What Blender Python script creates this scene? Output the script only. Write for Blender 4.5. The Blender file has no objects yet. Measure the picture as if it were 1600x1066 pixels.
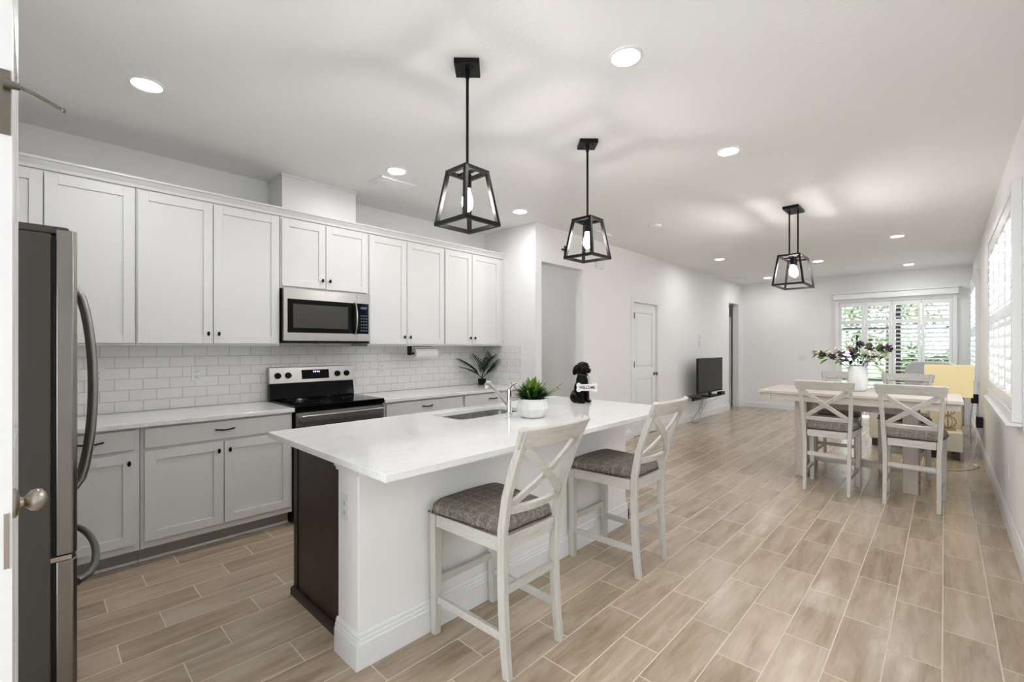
import bpy, bmesh, math, random
from mathutils import Vector, Matrix, Quaternion
random.seed(7)
C = bpy.context.scene
COL = C.collection
PI = math.pi

# ------------------------------------------------------------------ camera
cam_d = bpy.data.cameras.new('camera')
cam = bpy.data.objects.new('camera', cam_d); COL.objects.link(cam)
cam_d.sensor_width = 36; cam_d.lens = 711 / 1600 * 36
cam_d.shift_y = 8 / 1600
cam_d.clip_start = 0.02; cam_d.clip_end = 200
YAW = math.atan(676 / 711)
cam.location = (0, 0, 1.37)
cam.rotation_euler = (PI / 2, 0, YAW)
C.camera = cam
# ------------------------------------------------------------------ world, exposure
W = bpy.data.worlds.new('world'); C.world = W; W.use_nodes = True
bg = W.node_tree.nodes['Background']
bg.inputs[0].default_value = (0.93, 0.96, 1.0, 1); bg.inputs[1].default_value = 2.3
C.view_settings.view_transform = 'Standard'
C.view_settings.look = 'None'
C.view_settings.exposure = 1.80
C.view_settings.gamma = 1.0
C.view_settings.use_curve_mapping = False
def fill_lamp(name, loc, rot, sx, sy, w, c=(.93, .96, 1)):
    # area lamp added as fill outside a window that is out of view
    l = bpy.data.lights.new(name, 'AREA'); l.shape = 'RECTANGLE'; l.size = sx; l.size_y = sy; l.energy = w; l.color = c
    o = bpy.data.objects.new(name, l); COL.objects.link(o); o.location = loc; o.rotation_euler = rot
fill_lamp('fill_lamp_back', (-.8, -3.2, 1.2), (PI / 2, 0, 0), 1.7, 2.2, 14)  # added fill, shines in through the back opening
fill_lamp('fill_lamp_side', (.60, 1.9, 1.65), (PI / 2, 0, PI / 2), 1.9, 1.3, 1.0)  # added fill, weak, outside the out-of-view shutters on the right
LAMP_S = 53.0      # downlight lens radiance
BULB_S = 47.0      # pendant bulb radiance

# ------------------------------------------------------------------ materials
def mat(name, col, rough=0.5, metal=0.0, spec=0.5, emit=None, es=0, coat=0.0):
    m = bpy.data.materials.new(name); m.use_nodes = True
    b = m.node_tree.nodes['Principled BSDF']
    b.inputs['Base Color'].default_value = (*col, 1)
    b.inputs['Roughness'].default_value = rough
    b.inputs['Metallic'].default_value = metal
    b.inputs['Specular IOR Level'].default_value = spec
    b.inputs['Coat Weight'].default_value = coat
    if emit:
        b.inputs['Emission Color'].default_value = (*emit, 1)
        b.inputs['Emission Strength'].default_value = es
    return m
def N(m, t, **kw):
    n = m.node_tree.nodes.new(t)
    for k, v in kw.items(): setattr(n, k, v)
    return n
def L(m, a, b): m.node_tree.links.new(a, b)
def bsdf(m): return m.node_tree.nodes['Principled BSDF']
def coords(m, scale=(1, 1, 1), loc=(0, 0, 0)):
    tc = N(m, 'ShaderNodeTexCoord'); mp = N(m, 'ShaderNodeMapping')
    mp.inputs['Scale'].default_value = scale; mp.inputs['Location'].default_value = loc
    L(m, tc.outputs['Object'], mp.inputs['Vector']); return mp.outputs['Vector']
def noise(m, vec, scale, detail=3, rough=.5):
    n = N(m, 'ShaderNodeTexNoise'); n.inputs['Scale'].default_value = scale
    n.inputs['Detail'].default_value = detail; n.inputs['Roughness'].default_value = rough
    L(m, vec, n.inputs['Vector']); return n
def ramp(m, fac, stops):
    r = N(m, 'ShaderNodeValToRGB'); e = r.color_ramp.elements
    e[0].position, e[0].color = stops[0][0], (*stops[0][1], 1)
    e[1].position, e[1].color = stops[-1][0], (*stops[-1][1], 1)
    for p, c in stops[1:-1]:
        x = e.new(p); x.color = (*c, 1)
    L(m, fac, r.inputs['Fac']); return r.outputs['Color']
def bump(m, h, strength=.2, dist=.01):
    b = N(m, 'ShaderNodeBump'); b.inputs['Strength'].default_value = strength
    b.inputs['Distance'].default_value = dist
    L(m, h, b.inputs['Height']); L(m, b.outputs['Normal'], bsdf(m).inputs['Normal'])
def math_n(m, op, a, b=None):
    n = N(m, 'ShaderNodeMath', operation=op)
    for i, v in enumerate((a, b)):
        if v is None: continue
        if isinstance(v, (int, float)): n.inputs[i].default_value = v
        else: L(m, v, n.inputs[i])
    return n.outputs[0]

M = {}
M['wall'] = mat('wall_paint', (.88, .875, .87), .75, spec=.2)
bump(M['wall'], noise(M['wall'], coords(M['wall']), 90, 2).outputs['Fac'], .12, .002)
M['ceil'] = mat('ceiling_paint', (.90, .895, .89), .85, spec=.1)
bump(M['ceil'], noise(M['ceil'], coords(M['ceil']), 55, 4).outputs['Fac'], .35, .004)
M['trim'] = mat('trim_gloss_white', (.84, .845, .85), .35)
M['cab'] = mat('cabinet_white', (.76, .76, .75), .38)
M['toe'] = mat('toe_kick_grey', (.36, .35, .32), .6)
M['blackm'] = mat('black_metal', (.004, .004, .004), .4, spec=.2)
M['blackmat'] = mat('black_plastic', (.004, .004, .004), .5, spec=.25)
M['plastic'] = mat('white_plastic', (.80, .80, .80), .3)
M['plasticgrey'] = mat('socket_grey', (.25, .25, .25), .4)
M['chrome'] = mat('chrome', (.8, .8, .8), .12, 1)
M['nickel'] = mat('satin_nickel', (.42, .38, .33), .28, 1)
M['pewter'] = mat('aged_nickel', (.20, .18, .15), .4, 1)
M['blackglass'] = mat('black_glass', (.003, .003, .003), .06, spec=.15)
M['ceramic'] = mat('white_ceramic', (.80, .80, .79), .22)
M['paper'] = mat('paper', (.85, .85, .85), .9)
M['dog'] = mat('black_glazed', (.002, .002, .002), .3, spec=.14)
M['collar'] = mat('dark_red', (.035, .008, .008), .5)
M['cream'] = mat('cream_upholstery', (.80, .75, .62), .8)
M['greyfab'] = mat('grey_upholstery', (.52, .54, .56), .9)
M['bronze'] = mat('bronze_nail', (.09, .065, .045), .4, .8)
M['gold'] = mat('pale_gold_wire', (.42, .34, .2), .4, .7)
M['espr'] = mat('espresso_wood', (.02, .011, .006), .4)
m = M['espr']; v = coords(m, (2, 2, .25)); L(m, ramp(m, noise(m, v, 12, 5).outputs['Fac'], [(.3, (.017, .009, .005)), (.7, (.032, .019, .011))]), bsdf(m).inputs['Base Color'])
M['darkfoot'] = mat('dark_foot', (.03, .022, .018), .5)
M['soil'] = mat('soil', (.03, .02, .012), .9)
M['concrete'] = mat('patio_concrete', (.5, .49, .47), .9)
M['grass'] = mat('lawn_green', (.10, .20, .05), .9)
M['bark'] = mat('bark', (.12, .08, .05), .9)
M['dkframe'] = mat('dark_bronze_aluminium', (.03, .03, .032), .5)
M['yarn'] = mat('beige_plastic', (.72, .62, .52), .5)
def steel(name, c, r, axis=(1, 1, 60)):
    m = mat(name, c, r, 1)
    v = coords(m, axis); n = noise(m, v, 14, 2)
    rr = N(m, 'ShaderNodeMapRange'); rr.inputs[3].default_value = r - .06; rr.inputs[4].default_value = r + .08
    L(m, n.outputs['Fac'], rr.inputs[0]); L(m, rr.outputs[0], bsdf(m).inputs['Roughness']); return m
M['steel'] = steel('brushed_steel', (.42, .41, .40), .3)
M['steelf'] = steel('fridge_door_steel', (.25, .235, .22), .3, (60, 60, 1))
M['steeldk'] = mat('dark_grey_enamel', (.048, .043, .033), .5, .0)
M['sinksteel'] = steel('sink_steel', (.55, .55, .55), .25)
def leafm(name, c1, c2, rough=.5, sc=30):
    m = mat(name, c1, rough, spec=.2); v = coords(m)
    L(m, ramp(m, noise(m, v, sc, 2).outputs['Fac'], [(.35, c1), (.65, c2)]), bsdf(m).inputs['Base Color']); return m
M['leaf_dk'] = leafm('dark_leaf', (.008, .03, .008), (.02, .07, .015))
M['leaf'] = leafm('green_leaf', (.08, .18, .015), (.24, .36, .06))
M['leaf_palm'] = leafm('palm_leaf', (.003, .014, .006), (.012, .045, .014))
M['leaf_out'] = leafm('outdoor_leaf', (.10, .19, .06), (.34, .45, .22), .6, 3)
M['leaf_blue'] = leafm('bluish_leaf', (.06, .12, .08), (.16, .24, .2))
M['bloom'] = leafm('cream_bloom', (.62, .55, .45), (.75, .72, .62), .7, 60)
M['bloomp'] = leafm('purple_bloom', (.05, .02, .05), (.16, .08, .14), .7, 60)
def glass(name, tint=(1, 1, 1)):
    m = bpy.data.materials.new(name); m.use_nodes = True; nt = m.node_tree; nt.nodes.clear()
    o = nt.nodes.new('ShaderNodeOutputMaterial'); mx = nt.nodes.new('ShaderNodeMixShader')
    t = nt.nodes.new('ShaderNodeBsdfTransparent'); t.inputs[0].default_value = (*tint, 1)
    g = nt.nodes.new('ShaderNodeBsdfGlossy'); g.inputs['Roughness'].default_value = .02
    mx.inputs[0].default_value = .06
    nt.links.new(t.outputs[0], mx.inputs[1]); nt.links.new(g.outputs[0], mx.inputs[2]); nt.links.new(mx.outputs[0], o.inputs[0]); return m
M['glass'] = glass('window_glass', (.96, .98, .98))
def emis(name, c, s):
    m = bpy.data.materials.new(name); m.use_nodes = True; nt = m.node_tree; nt.nodes.clear()
    o = nt.nodes.new('ShaderNodeOutputMaterial'); e = nt.nodes.new('ShaderNodeEmission')
    e.inputs[0].default_value = (*c, 1); e.inputs[1].default_value = s; nt.links.new(e.outputs[0], o.inputs[0]); return m
M['lens'] = emis('lit_lens', (.99, .99, .985), LAMP_S)
M['bulb'] = emis('lit_bulb', (1.0, .95, .91), BULB_S)
M['blueled'] = emis('blue_display', (.25, .3, 1.0), 2.2)
M['shade'] = mat('lamp_shade_cloth', (.72, .62, .38), .8, emit=(1, .80, .42), es=.12)
# quartz
m = M['quartz'] = mat('white_quartz', (.80, .80, .79), .09, spec=.5)
v = coords(m); nz = noise(m, v, 2.2, 8, .65); nz.inputs['Distortion'].default_value = 1.4
L(m, ramp(m, nz.outputs['Fac'], [(.40, (.84, .84, .83)), (.485, (.83, .83, .82)), (.50, (.76, .755, .74)), (.515, (.83, .83, .82)), (.6, (.84, .84, .83))]), bsdf(m).inputs['Base Color'])
# subway tile: (u along wall, z)
def subway(name, axis):
    m = mat(name, (.8, .8, .79), .12, spec=.5)
    tc = N(m, 'ShaderNodeTexCoord'); sp = N(m, 'ShaderNodeSeparateXYZ'); cb = N(m, 'ShaderNodeCombineXYZ')
    L(m, tc.outputs['Object'], sp.inputs[0]); L(m, sp.outputs[axis], cb.inputs[0])
    L(m, math_n(m, 'ADD', sp.outputs['Z'], -.9), cb.inputs[1])
    b = N(m, 'ShaderNodeTexBrick'); b.offset = .5; b.squash = 1
    b.inputs['Scale'].default_value = 1; b.inputs['Mortar Size'].default_value = .0022
    b.inputs['Mortar Smooth'].default_value = .15; b.inputs['Brick Width'].default_value = .1565; b.inputs['Row Height'].default_value = .0785
    b.inputs['Color1'].default_value = (.88, .87, .855, 1); b.inputs['Color2'].default_value = (.83, .82, .805, 1); b.inputs['Mortar'].default_value = (.55, .53, .50, 1)
    L(m, cb.outputs[0], b.inputs['Vector']); L(m, b.outputs['Color'], bsdf(m).inputs['Base Color'])
    L(m, ramp(m, b.outputs['Fac'], [(0, (.1, .1, .1)), (1, (.7, .7, .7))]), bsdf(m).inputs['Roughness'])
    inv = math_n(m, 'SUBTRACT', 1.0, b.outputs['Fac']); bump(m, inv, .5, .002); return m
M['subY'] = subway('subway_tile', 'Y'); M['subX'] = subway('subway_tile_return', 'X')
# wood look floor tile, rows along y, pitch .1828 in x, length .552, third stagger
m = M['floor'] = mat('wood_plank_tile', (.4, .3, .22), .3, spec=.55)
tc = N(m, 'ShaderNodeTexCoord'); sp = N(m, 'ShaderNodeSeparateXYZ'); L(m, tc.outputs['Object'], sp.inputs[0])
rx = math_n(m, 'DIVIDE', math_n(m, 'ADD', sp.outputs['X'], .0075), .1828)
row = math_n(m, 'FLOOR', rx); fx = math_n(m, 'FRACT', rx)
# row 0 (x>-.0075): joints at 3.023 + k*.552 ; third stagger from row to row
ry = math_n(m, 'DIVIDE', math_n(m, 'SUBTRACT', math_n(m, 'SUBTRACT', sp.outputs['Y'], 3.023), math_n(m, 'MULTIPLY', row, .368)), .552)
cy_ = math_n(m, 'FLOOR', ry); fy = math_n(m, 'FRACT', ry)
ex = math_n(m, 'MULTIPLY', math_n(m, 'MINIMUM', fx, math_n(m, 'SUBTRACT', 1.0, fx)), .1828)
ey = math_n(m, 'MULTIPLY', math_n(m, 'MINIMUM', fy, math_n(m, 'SUBTRACT', 1.0, fy)), .552)
edge = math_n(m, 'MINIMUM', ex, ey)
gm = N(m, 'ShaderNodeMapRange'); gm.interpolation_type = 'SMOOTHSTEP'
gm.inputs[1].default_value = .0014; gm.inputs[2].default_value = .0030; L(m, edge, gm.inputs[0])
cb = N(m, 'ShaderNodeCombineXYZ'); L(m, row, cb.inputs[0]); L(m, cy_, cb.inputs[1])
wn = N(m, 'ShaderNodeTexWhiteNoise', noise_dimensions='3D'); L(m, cb.outputs[0], wn.inputs['Vector'])
# grain
ox = math_n(m, 'ADD', math_n(m, 'MULTIPLY', sp.outputs['X'], 9.0), math_n(m, 'MULTIPLY', wn.outputs['Value'], 37.0))
oy = math_n(m, 'ADD', math_n(m, 'MULTIPLY', sp.outputs['Y'], 1.1), math_n(m, 'MULTIPLY', wn.outputs['Value'], 91.0))
gv = N(m, 'ShaderNodeCombineXYZ'); L(m, ox, gv.inputs[0]); L(m, oy, gv.inputs[1])
g1 = noise(m, gv.outputs[0], 1.7, 6, .62); g1.inputs['Distortion'].default_value = .6
g2 = noise(m, gv.outputs[0], 9, 4, .7)
tone = math_n(m, 'ADD', math_n(m, 'MULTIPLY', g1.outputs['Fac'], .75), math_n(m, 'MULTIPLY', g2.outputs['Fac'], .25))
tone = math_n(m, 'ADD', tone, math_n(m, 'MULTIPLY', math_n(m, 'SUBTRACT', wn.outputs['Value'], .5), .16))
wood = ramp(m, tone, [(.28, (.26, .19, .12)), (.45, (.41, .315, .225)), (.58, (.50, .40, .30)), (.74, (.59, .485, .38))])
mx = N(m, 'ShaderNodeMix', data_type='RGBA'); mx.inputs['A'].default_value = (.72, .64, .52, 1)
L(m, gm.outputs[0], mx.inputs['Factor']); L(m, wood, mx.inputs['B']); L(m, mx.outputs['Result'], bsdf(m).inputs['Base Color'])
ro = N(m, 'ShaderNodeMapRange'); ro.inputs[3].default_value = .7; ro.inputs[4].default_value = .24
L(m, gm.outputs[0], ro.inputs[0]); L(m, ro.outputs[0], bsdf(m).inputs['Roughness'])
bump(m, math_n(m, 'ADD', gm.outputs[0], math_n(m, 'MULTIPLY', g2.outputs['Fac'], .25)), .35, .0015)
# whitewashed wood
def washed(name, a, b, c, ax=(26, 26, 2)):
    m = mat(name, b, .5); v = coords(m, ax); nz = noise(m, v, 3.0, 6, .7)
    L(m, ramp(m, nz.outputs['Fac'], [(.28, a), (.45, b), (.7, c)]), bsdf(m).inputs['Base Color'])
    bump(m, nz.outputs['Fac'], .15, .001); return m
M['wash'] = washed('whitewashed_wood', (.40, .365, .32), (.545, .52, .475), (.61, .59, .55))
M['washx'] = washed('whitewashed_wood_rail', (.40, .365, .32), (.545, .52, .475), (.61, .59, .55), (2, 26, 26))
M['washx2'] = washed('bleached_table_wood', (.46, .38, .33), (.60, .52, .46), (.68, .61, .56), (2, 22, 22))
M['washz2'] = washed('bleached_table_leg', (.40, .33, .28), (.54, .46, .40), (.62, .55, .49), (22, 22, 2))
# tweed
m = M['tweed'] = mat('tweed_fabric', (.2, .17, .14), .95, spec=.1)
tc = N(m, 'ShaderNodeTexCoord')
w1 = N(m, 'ShaderNodeTexWave', bands_direction='X'); w2 = N(m, 'ShaderNodeTexWave', bands_direction='Y')
for w in (w1, w2):
    w.inputs['Scale'].default_value = 5; w.inputs['Distortion'].default_value = 1.0; w.inputs['Detail Scale'].default_value = 8
    L(m, tc.outputs['Object'], w.inputs['Vector'])
v1 = coords(m, (420, 60, 60)); v2 = coords(m, (60, 420, 60))
t = math_n(m, 'ADD', math_n(m, 'MULTIPLY', noise(m, v1, 1, 3).outputs['Fac'], .5), math_n(m, 'MULTIPLY', noise(m, v2, 1, 3).outputs['Fac'], .5))
pl = math_n(m, 'MULTIPLY', math_n(m, 'ADD', math_n(m, 'POWER', w1.outputs['Fac'], 8.0), math_n(m, 'POWER', w2.outputs['Fac'], 8.0)), .09)
t = math_n(m, 'ADD', math_n(m, 'MULTIPLY', t, .55), math_n(m, 'ADD', math_n(m, 'MULTIPLY', pl, .35), .26))
L(m, ramp(m, t, [(.42, (.055, .045, .037)), (.52, (.15, .128, .108)), (.62, (.31, .275, .24))]), bsdf(m).inputs['Base Color'])
bump(m, t, .5, .002)

# ------------------------------------------------------------------ mesh builder
class MB:
    def __init__(s): s.v = []; s.f = []
    def add(s, vs, fs, mtx=None):
        o = len(s.v)
        s.v += [tuple(mtx @ Vector(p)) if mtx else tuple(p) for p in vs]
        s.f += [tuple(i + o for i in f) for f in fs]; return s
    def box(s, x0, x1, y0, y1, z0, z1, mtx=None):
        vs = [(x, y, z) for z in (z0, z1) for x, y in ((x0, y0), (x1, y0), (x1, y1), (x0, y1))]
        return s.add(vs, [(0, 3, 2, 1), (4, 5, 6, 7), (0, 1, 5, 4), (1, 2, 6, 5), (2, 3, 7, 6), (3, 0, 4, 7)], mtx)
    def hexa(s, bot, top):
        return s.add(list(bot) + list(top), [(0, 3, 2, 1), (4, 5, 6, 7), (0, 1, 5, 4), (1, 2, 6, 5), (2, 3, 7, 6), (3, 0, 4, 7)])
    def sweep(s, path, prof, up=(0, 0, 1), scales=None, cap=True, closed=False):
        P = [Vector(p) for p in path]; up = Vector(up); n = len(prof); vs = []; fs = []
        for i, p in enumerate(P):
            a = P[i - 1] if (i > 0 or closed) else P[0]; b = P[(i + 1) % len(P)] if (i < len(P) - 1 or closed) else P[-1]
            t = (b - a).normalized(); sd = up.cross(t)
            if sd.length < 1e-4: sd = Vector((1, 0, 0)).cross(t)
            sd.normalize(); w = t.cross(sd); k = scales[i] if scales else 1
            ka, kb = k if isinstance(k, tuple) else (k, k)
            vs += [p + sd * (q[0] * ka) + w * (q[1] * kb) for q in prof]
        m = len(P)
        for i in range(m if closed else m - 1):
            j = (i + 1) % m
            for q in range(n):
                r = (q + 1) % n; fs.append((i * n + q, i * n + r, j * n + r, j * n + q))
        if cap and not closed:
            fs.append(tuple(range(n - 1, -1, -1))); fs.append(tuple((m - 1) * n + q for q in range(n)))
        return s.add(vs, fs)
    def tube(s, path, r, n=10, **k):
        return s.sweep(path, [(r * math.cos(2 * PI * i / n), r * math.sin(2 * PI * i / n)) for i in range(n)], **k)
    def bar(s, p0, p1, w, h, up=(0, 0, 1)):
        return s.sweep([p0, p1], [(-w / 2, -h / 2), (w / 2, -h / 2), (w / 2, h / 2), (-w / 2, h / 2)], up=up)
    def rail(s, path, w, h, up=(0, 0, 1), scales=None):
        return s.sweep(path, [(-w / 2, -h / 2), (w / 2, -h / 2), (w / 2, h / 2), (-w / 2, h / 2)], up=up, scales=scales)
    def cyl(s, p0, p1, r0, r1=None, n=20):
        r1 = r0 if r1 is None else r1
        return s.sweep([p0, p1], [(math.cos(2 * PI * i / n), math.sin(2 * PI * i / n)) for i in range(n)], scales=[r0, r1])
    def lathe(s, prof, c=(0, 0, 0), n=32, axis='z', sq=None):
        vs = []; fs = []; k = len(prof)
        for i in range(n):
            a = 2 * PI * i / n; ca, sa = math.cos(a), math.sin(a)
            for r, z in prof:
                p = (r * ca, r * sa, z)
                if axis == 'x': p = (p[2], p[0], p[1])
                if axis == 'y': p = (p[1], p[2], p[0])
                vs.append((p[0] + c[0], p[1] + c[1], p[2] + c[2]))
        for i in range(n):
            j = (i + 1) % n
            for q in range(k - 1): fs.append((i * k + q, j * k + q, j * k + q + 1, i * k + q + 1))
        if prof[0] == prof[-1]: return s.add(vs, fs)
        if prof[0][0] > 1e-5: fs.append(tuple(i * k for i in range(n - 1, -1, -1)))
        if prof[-1][0] > 1e-5: fs.append(tuple(i * k + k - 1 for i in range(n)))
        return s.add(vs, fs)
    def ell(s, c, r, mtx=None, n=16, m=10):
        vs = []; fs = []
        for j in range(m + 1):
            th = PI * j / m
            for i in range(n):
                a = 2 * PI * i / n
                p = Vector((r[0] * math.sin(th) * math.cos(a), r[1] * math.sin(th) * math.sin(a), r[2] * math.cos(th)))
                if mtx: p = mtx @ p
                vs.append(p + Vector(c))
        for j in range(m):
            for i in range(n):
                k = (i + 1) % n; fs.append((j * n + i, (j + 1) * n + i, (j + 1) * n + k, j * n + k))
        return s.add(vs, fs)
    def prism(s, pts, a0, a1, fn):
        n = len(pts); vs = [fn(p[0], p[1], a0) for p in pts] + [fn(p[0], p[1], a1) for p in pts]
        fs = [tuple(range(n - 1, -1, -1)), tuple(range(n, 2 * n))] + [(i, (i + 1) % n, (i + 1) % n + n, i + n) for i in range(n)]
        return s.add(vs, fs)
    def build(s, name, m, parent=None, world=False, smooth=False, bevel=0, seg=2, sub=0, angle=40, merge=True):
        me = bpy.data.meshes.new(name)
        off = Vector((0, 0, 0))
        if world and parent is not None:
            q = parent
            while q is not None: off += q.location; q = q.parent
        me.from_pydata([tuple(Vector(p) - off) for p in s.v], [], s.f); me.update()
        b = bmesh.new(); b.from_mesh(me)
        if merge: bmesh.ops.remove_doubles(b, verts=b.verts, dist=1e-6)
        bmesh.ops.recalc_face_normals(b, faces=b.faces); b.to_mesh(me); b.free()
        me.materials.append(M[m] if isinstance(m, str) else m)
        o = bpy.data.objects.new(name, me); COL.objects.link(o); o.parent = parent
        if smooth:
            for p in me.polygons: p.use_smooth = True
            me.set_sharp_from_angle(angle=math.radians(angle))
        if bevel:
            md = o.modifiers.new('bevel', 'BEVEL'); md.width = bevel; md.segments = seg; md.limit_method = 'ANGLE'; md.angle_limit = math.radians(35)
        if sub:
            md = o.modifiers.new('sub', 'SUBSURF'); md.levels = sub; md.render_levels = sub
        return o
def mb(): return MB()
def tag(o, label=None, cat=None, group=None, kind=None):
    for k, v_ in (('label', label), ('category', cat), ('group', group), ('kind', kind)):
        if v_: o[k] = v_
    return o
def thing(name, label, cat, loc=(0, 0, 0), rz=0, group=None):
    o = bpy.data.objects.new(name, None); COL.objects.link(o); o.location = loc; o.rotation_euler = (0, 0, rz)
    o.empty_display_size = .1
    return tag(o, label, cat, group)
def copy_tree(o, parent=None):
    kids = list(o.children); c = o.copy(); COL.objects.link(c); c.parent = parent
    for k in kids: copy_tree(k, c)
    return c
def dup(root, loc, label, rz=0):
    c = copy_tree(root); c.location = loc; c.rotation_euler = (0, 0, rz); c['label'] = label; return c
def struct(name, b, m, parent=None, **k):
    o = b.build(name, m, parent, **k)
    if parent is None: o['kind'] = 'structure'
    return o

# ------------------------------------------------------------------ room shell
CH = 2.78
XR = .35; XL = -4.215; XT = -3.37; YF = 11.2
struct('floor', mb().box(-5.3, .47, -3.1, 11.32, -.12, 0), 'floor')
struct('ceiling', mb().box(-5.3, .47, -3.1, 11.32, CH, CH + .12), 'ceil')
def wall(name, axis, p0, p1, a0, a1, holes=(), z0=0, z1=CH, m='wall'):
    """axis 'x': wall normal along x between p0 and p1, running a0..a1 along y"""
    b = mb(); cuts = sorted({a0, a1, *[h[0] for h in holes], *[h[1] for h in holes]})
    for u0, u1 in zip(cuts[:-1], cuts[1:]):
        hs = sorted([h for h in holes if h[0] <= u0 and h[1] >= u1], key=lambda h: h[2]); zz = z0
        for h in hs:
            if h[2] > zz + 1e-4:
                b.box(*((p0, p1, u0, u1) if axis == 'x' else (u0, u1, p0, p1)), zz, h[2])
            zz = h[3]
        if zz < z1 - 1e-4: b.box(*((p0, p1, u0, u1) if axis == 'x' else (u0, u1, p0, p1)), zz, z1)
    return struct(name, b, m)
wall('wall_left', 'x', XL - .1, XL, -.75, 3.93)
wall('wall_return', 'y', 3.93, 4.04, XL - .1, XT)
wall('wall_living', 'x', XT - .12, XT, 4.04, YF, [(4.04, 4.87, 0, 2.35), (6.17, 6.95, 0, 2.035), (10.33, 10.96, 0, 2.31)])
wall('wall_far', 'y', YF, YF + .12, -5.3, .47, [(-1.52, .08, 0, 2.25)])
RW1 = (4.3, 6.4, .95, 2.36); RW2 = (9.0, 10.7, .95, 2.36); RW3 = (.9, 2.9, .95, 2.36)
wall('wall_right', 'x', XR, XR + .12, -3.1, YF, [(r[0], r[1], r[2], r[3]) for r in (RW3, RW1, RW2)])
wall('wall_back', 'y', -3.1, -3.0, -5.3, XR, [(-1.7, .1, 0, 2.3)])
wall('wall_fridge', 'y', -.85, -.75, -4.315, -2.14)
wall('wall_pantry', 'x', -2.14, -2.095, -3.0, -.046, [(-.82, -.046, 0, 2.455)])
wall('wall_hall', 'y', 5.05, 5.15, -5.2, XT - .12)
wall('wall_hall_back', 'x', -5.3, -5.2, 3.93, YF)
wall('wall_hall_side', 'y', 3.93, 4.04, -5.2, XL - .1)
wall('wall_bedroom', 'y', 10.12, 10.22, -5.2, XT - .12)
# baseboards
BP = [(0, 0), (.016, 0), (.016, .095), (.012, .105), (.012, .115), (.008, .123), (.006, .135), (0, .135)]
def bb_run(b, x0, y0, x1, y1, nx, ny, prof=BP):
    """baseboard from (x0,y0) to (x1,y1), standing off the wall towards (nx,ny)"""
    n = len(prof)
    vs = [(x + nx * d, y + ny * d, z) for x, y in ((x0, y0), (x1, y1)) for d, z in prof]
    b.add(vs, [tuple(range(n - 1, -1, -1)), tuple(range(n, 2 * n))] + [(i, (i + 1) % n, (i + 1) % n + n, i + n) for i in range(n)])
b = mb(); bb_run(b, XR, -3, XR, YF, -1, 0); struct('baseboard_right', b, 'trim')
b = mb(); bb_run(b, XT, YF, -1.63, YF, 0, -1); bb_run(b, .2, YF, XR, YF, 0, -1); struct('baseboard_far', b, 'trim')
b = mb()
for a, c in ((4.87, 6.10), (7.02, 10.33), (10.96, YF)): bb_run(b, XT, a, XT, c, 1, 0)
bb_run(b, XT, 3.93, XT, 4.04, 1, 0); bb_run(b, -3.6, 3.93, XT, 3.93, 0, -1)
bb_run(b, XT - .12, 10.96, XT, 10.96, 0, -1); bb_run(b, XT - .12, 4.87, XT, 4.87, 0, -1)
struct('baseboard_living', b, 'trim')
b = mb(); bb_run(b, -5.2, 5.05, XT - .12, 5.05, 0, -1); struct('baseboard_hall', b, 'trim')

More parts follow.
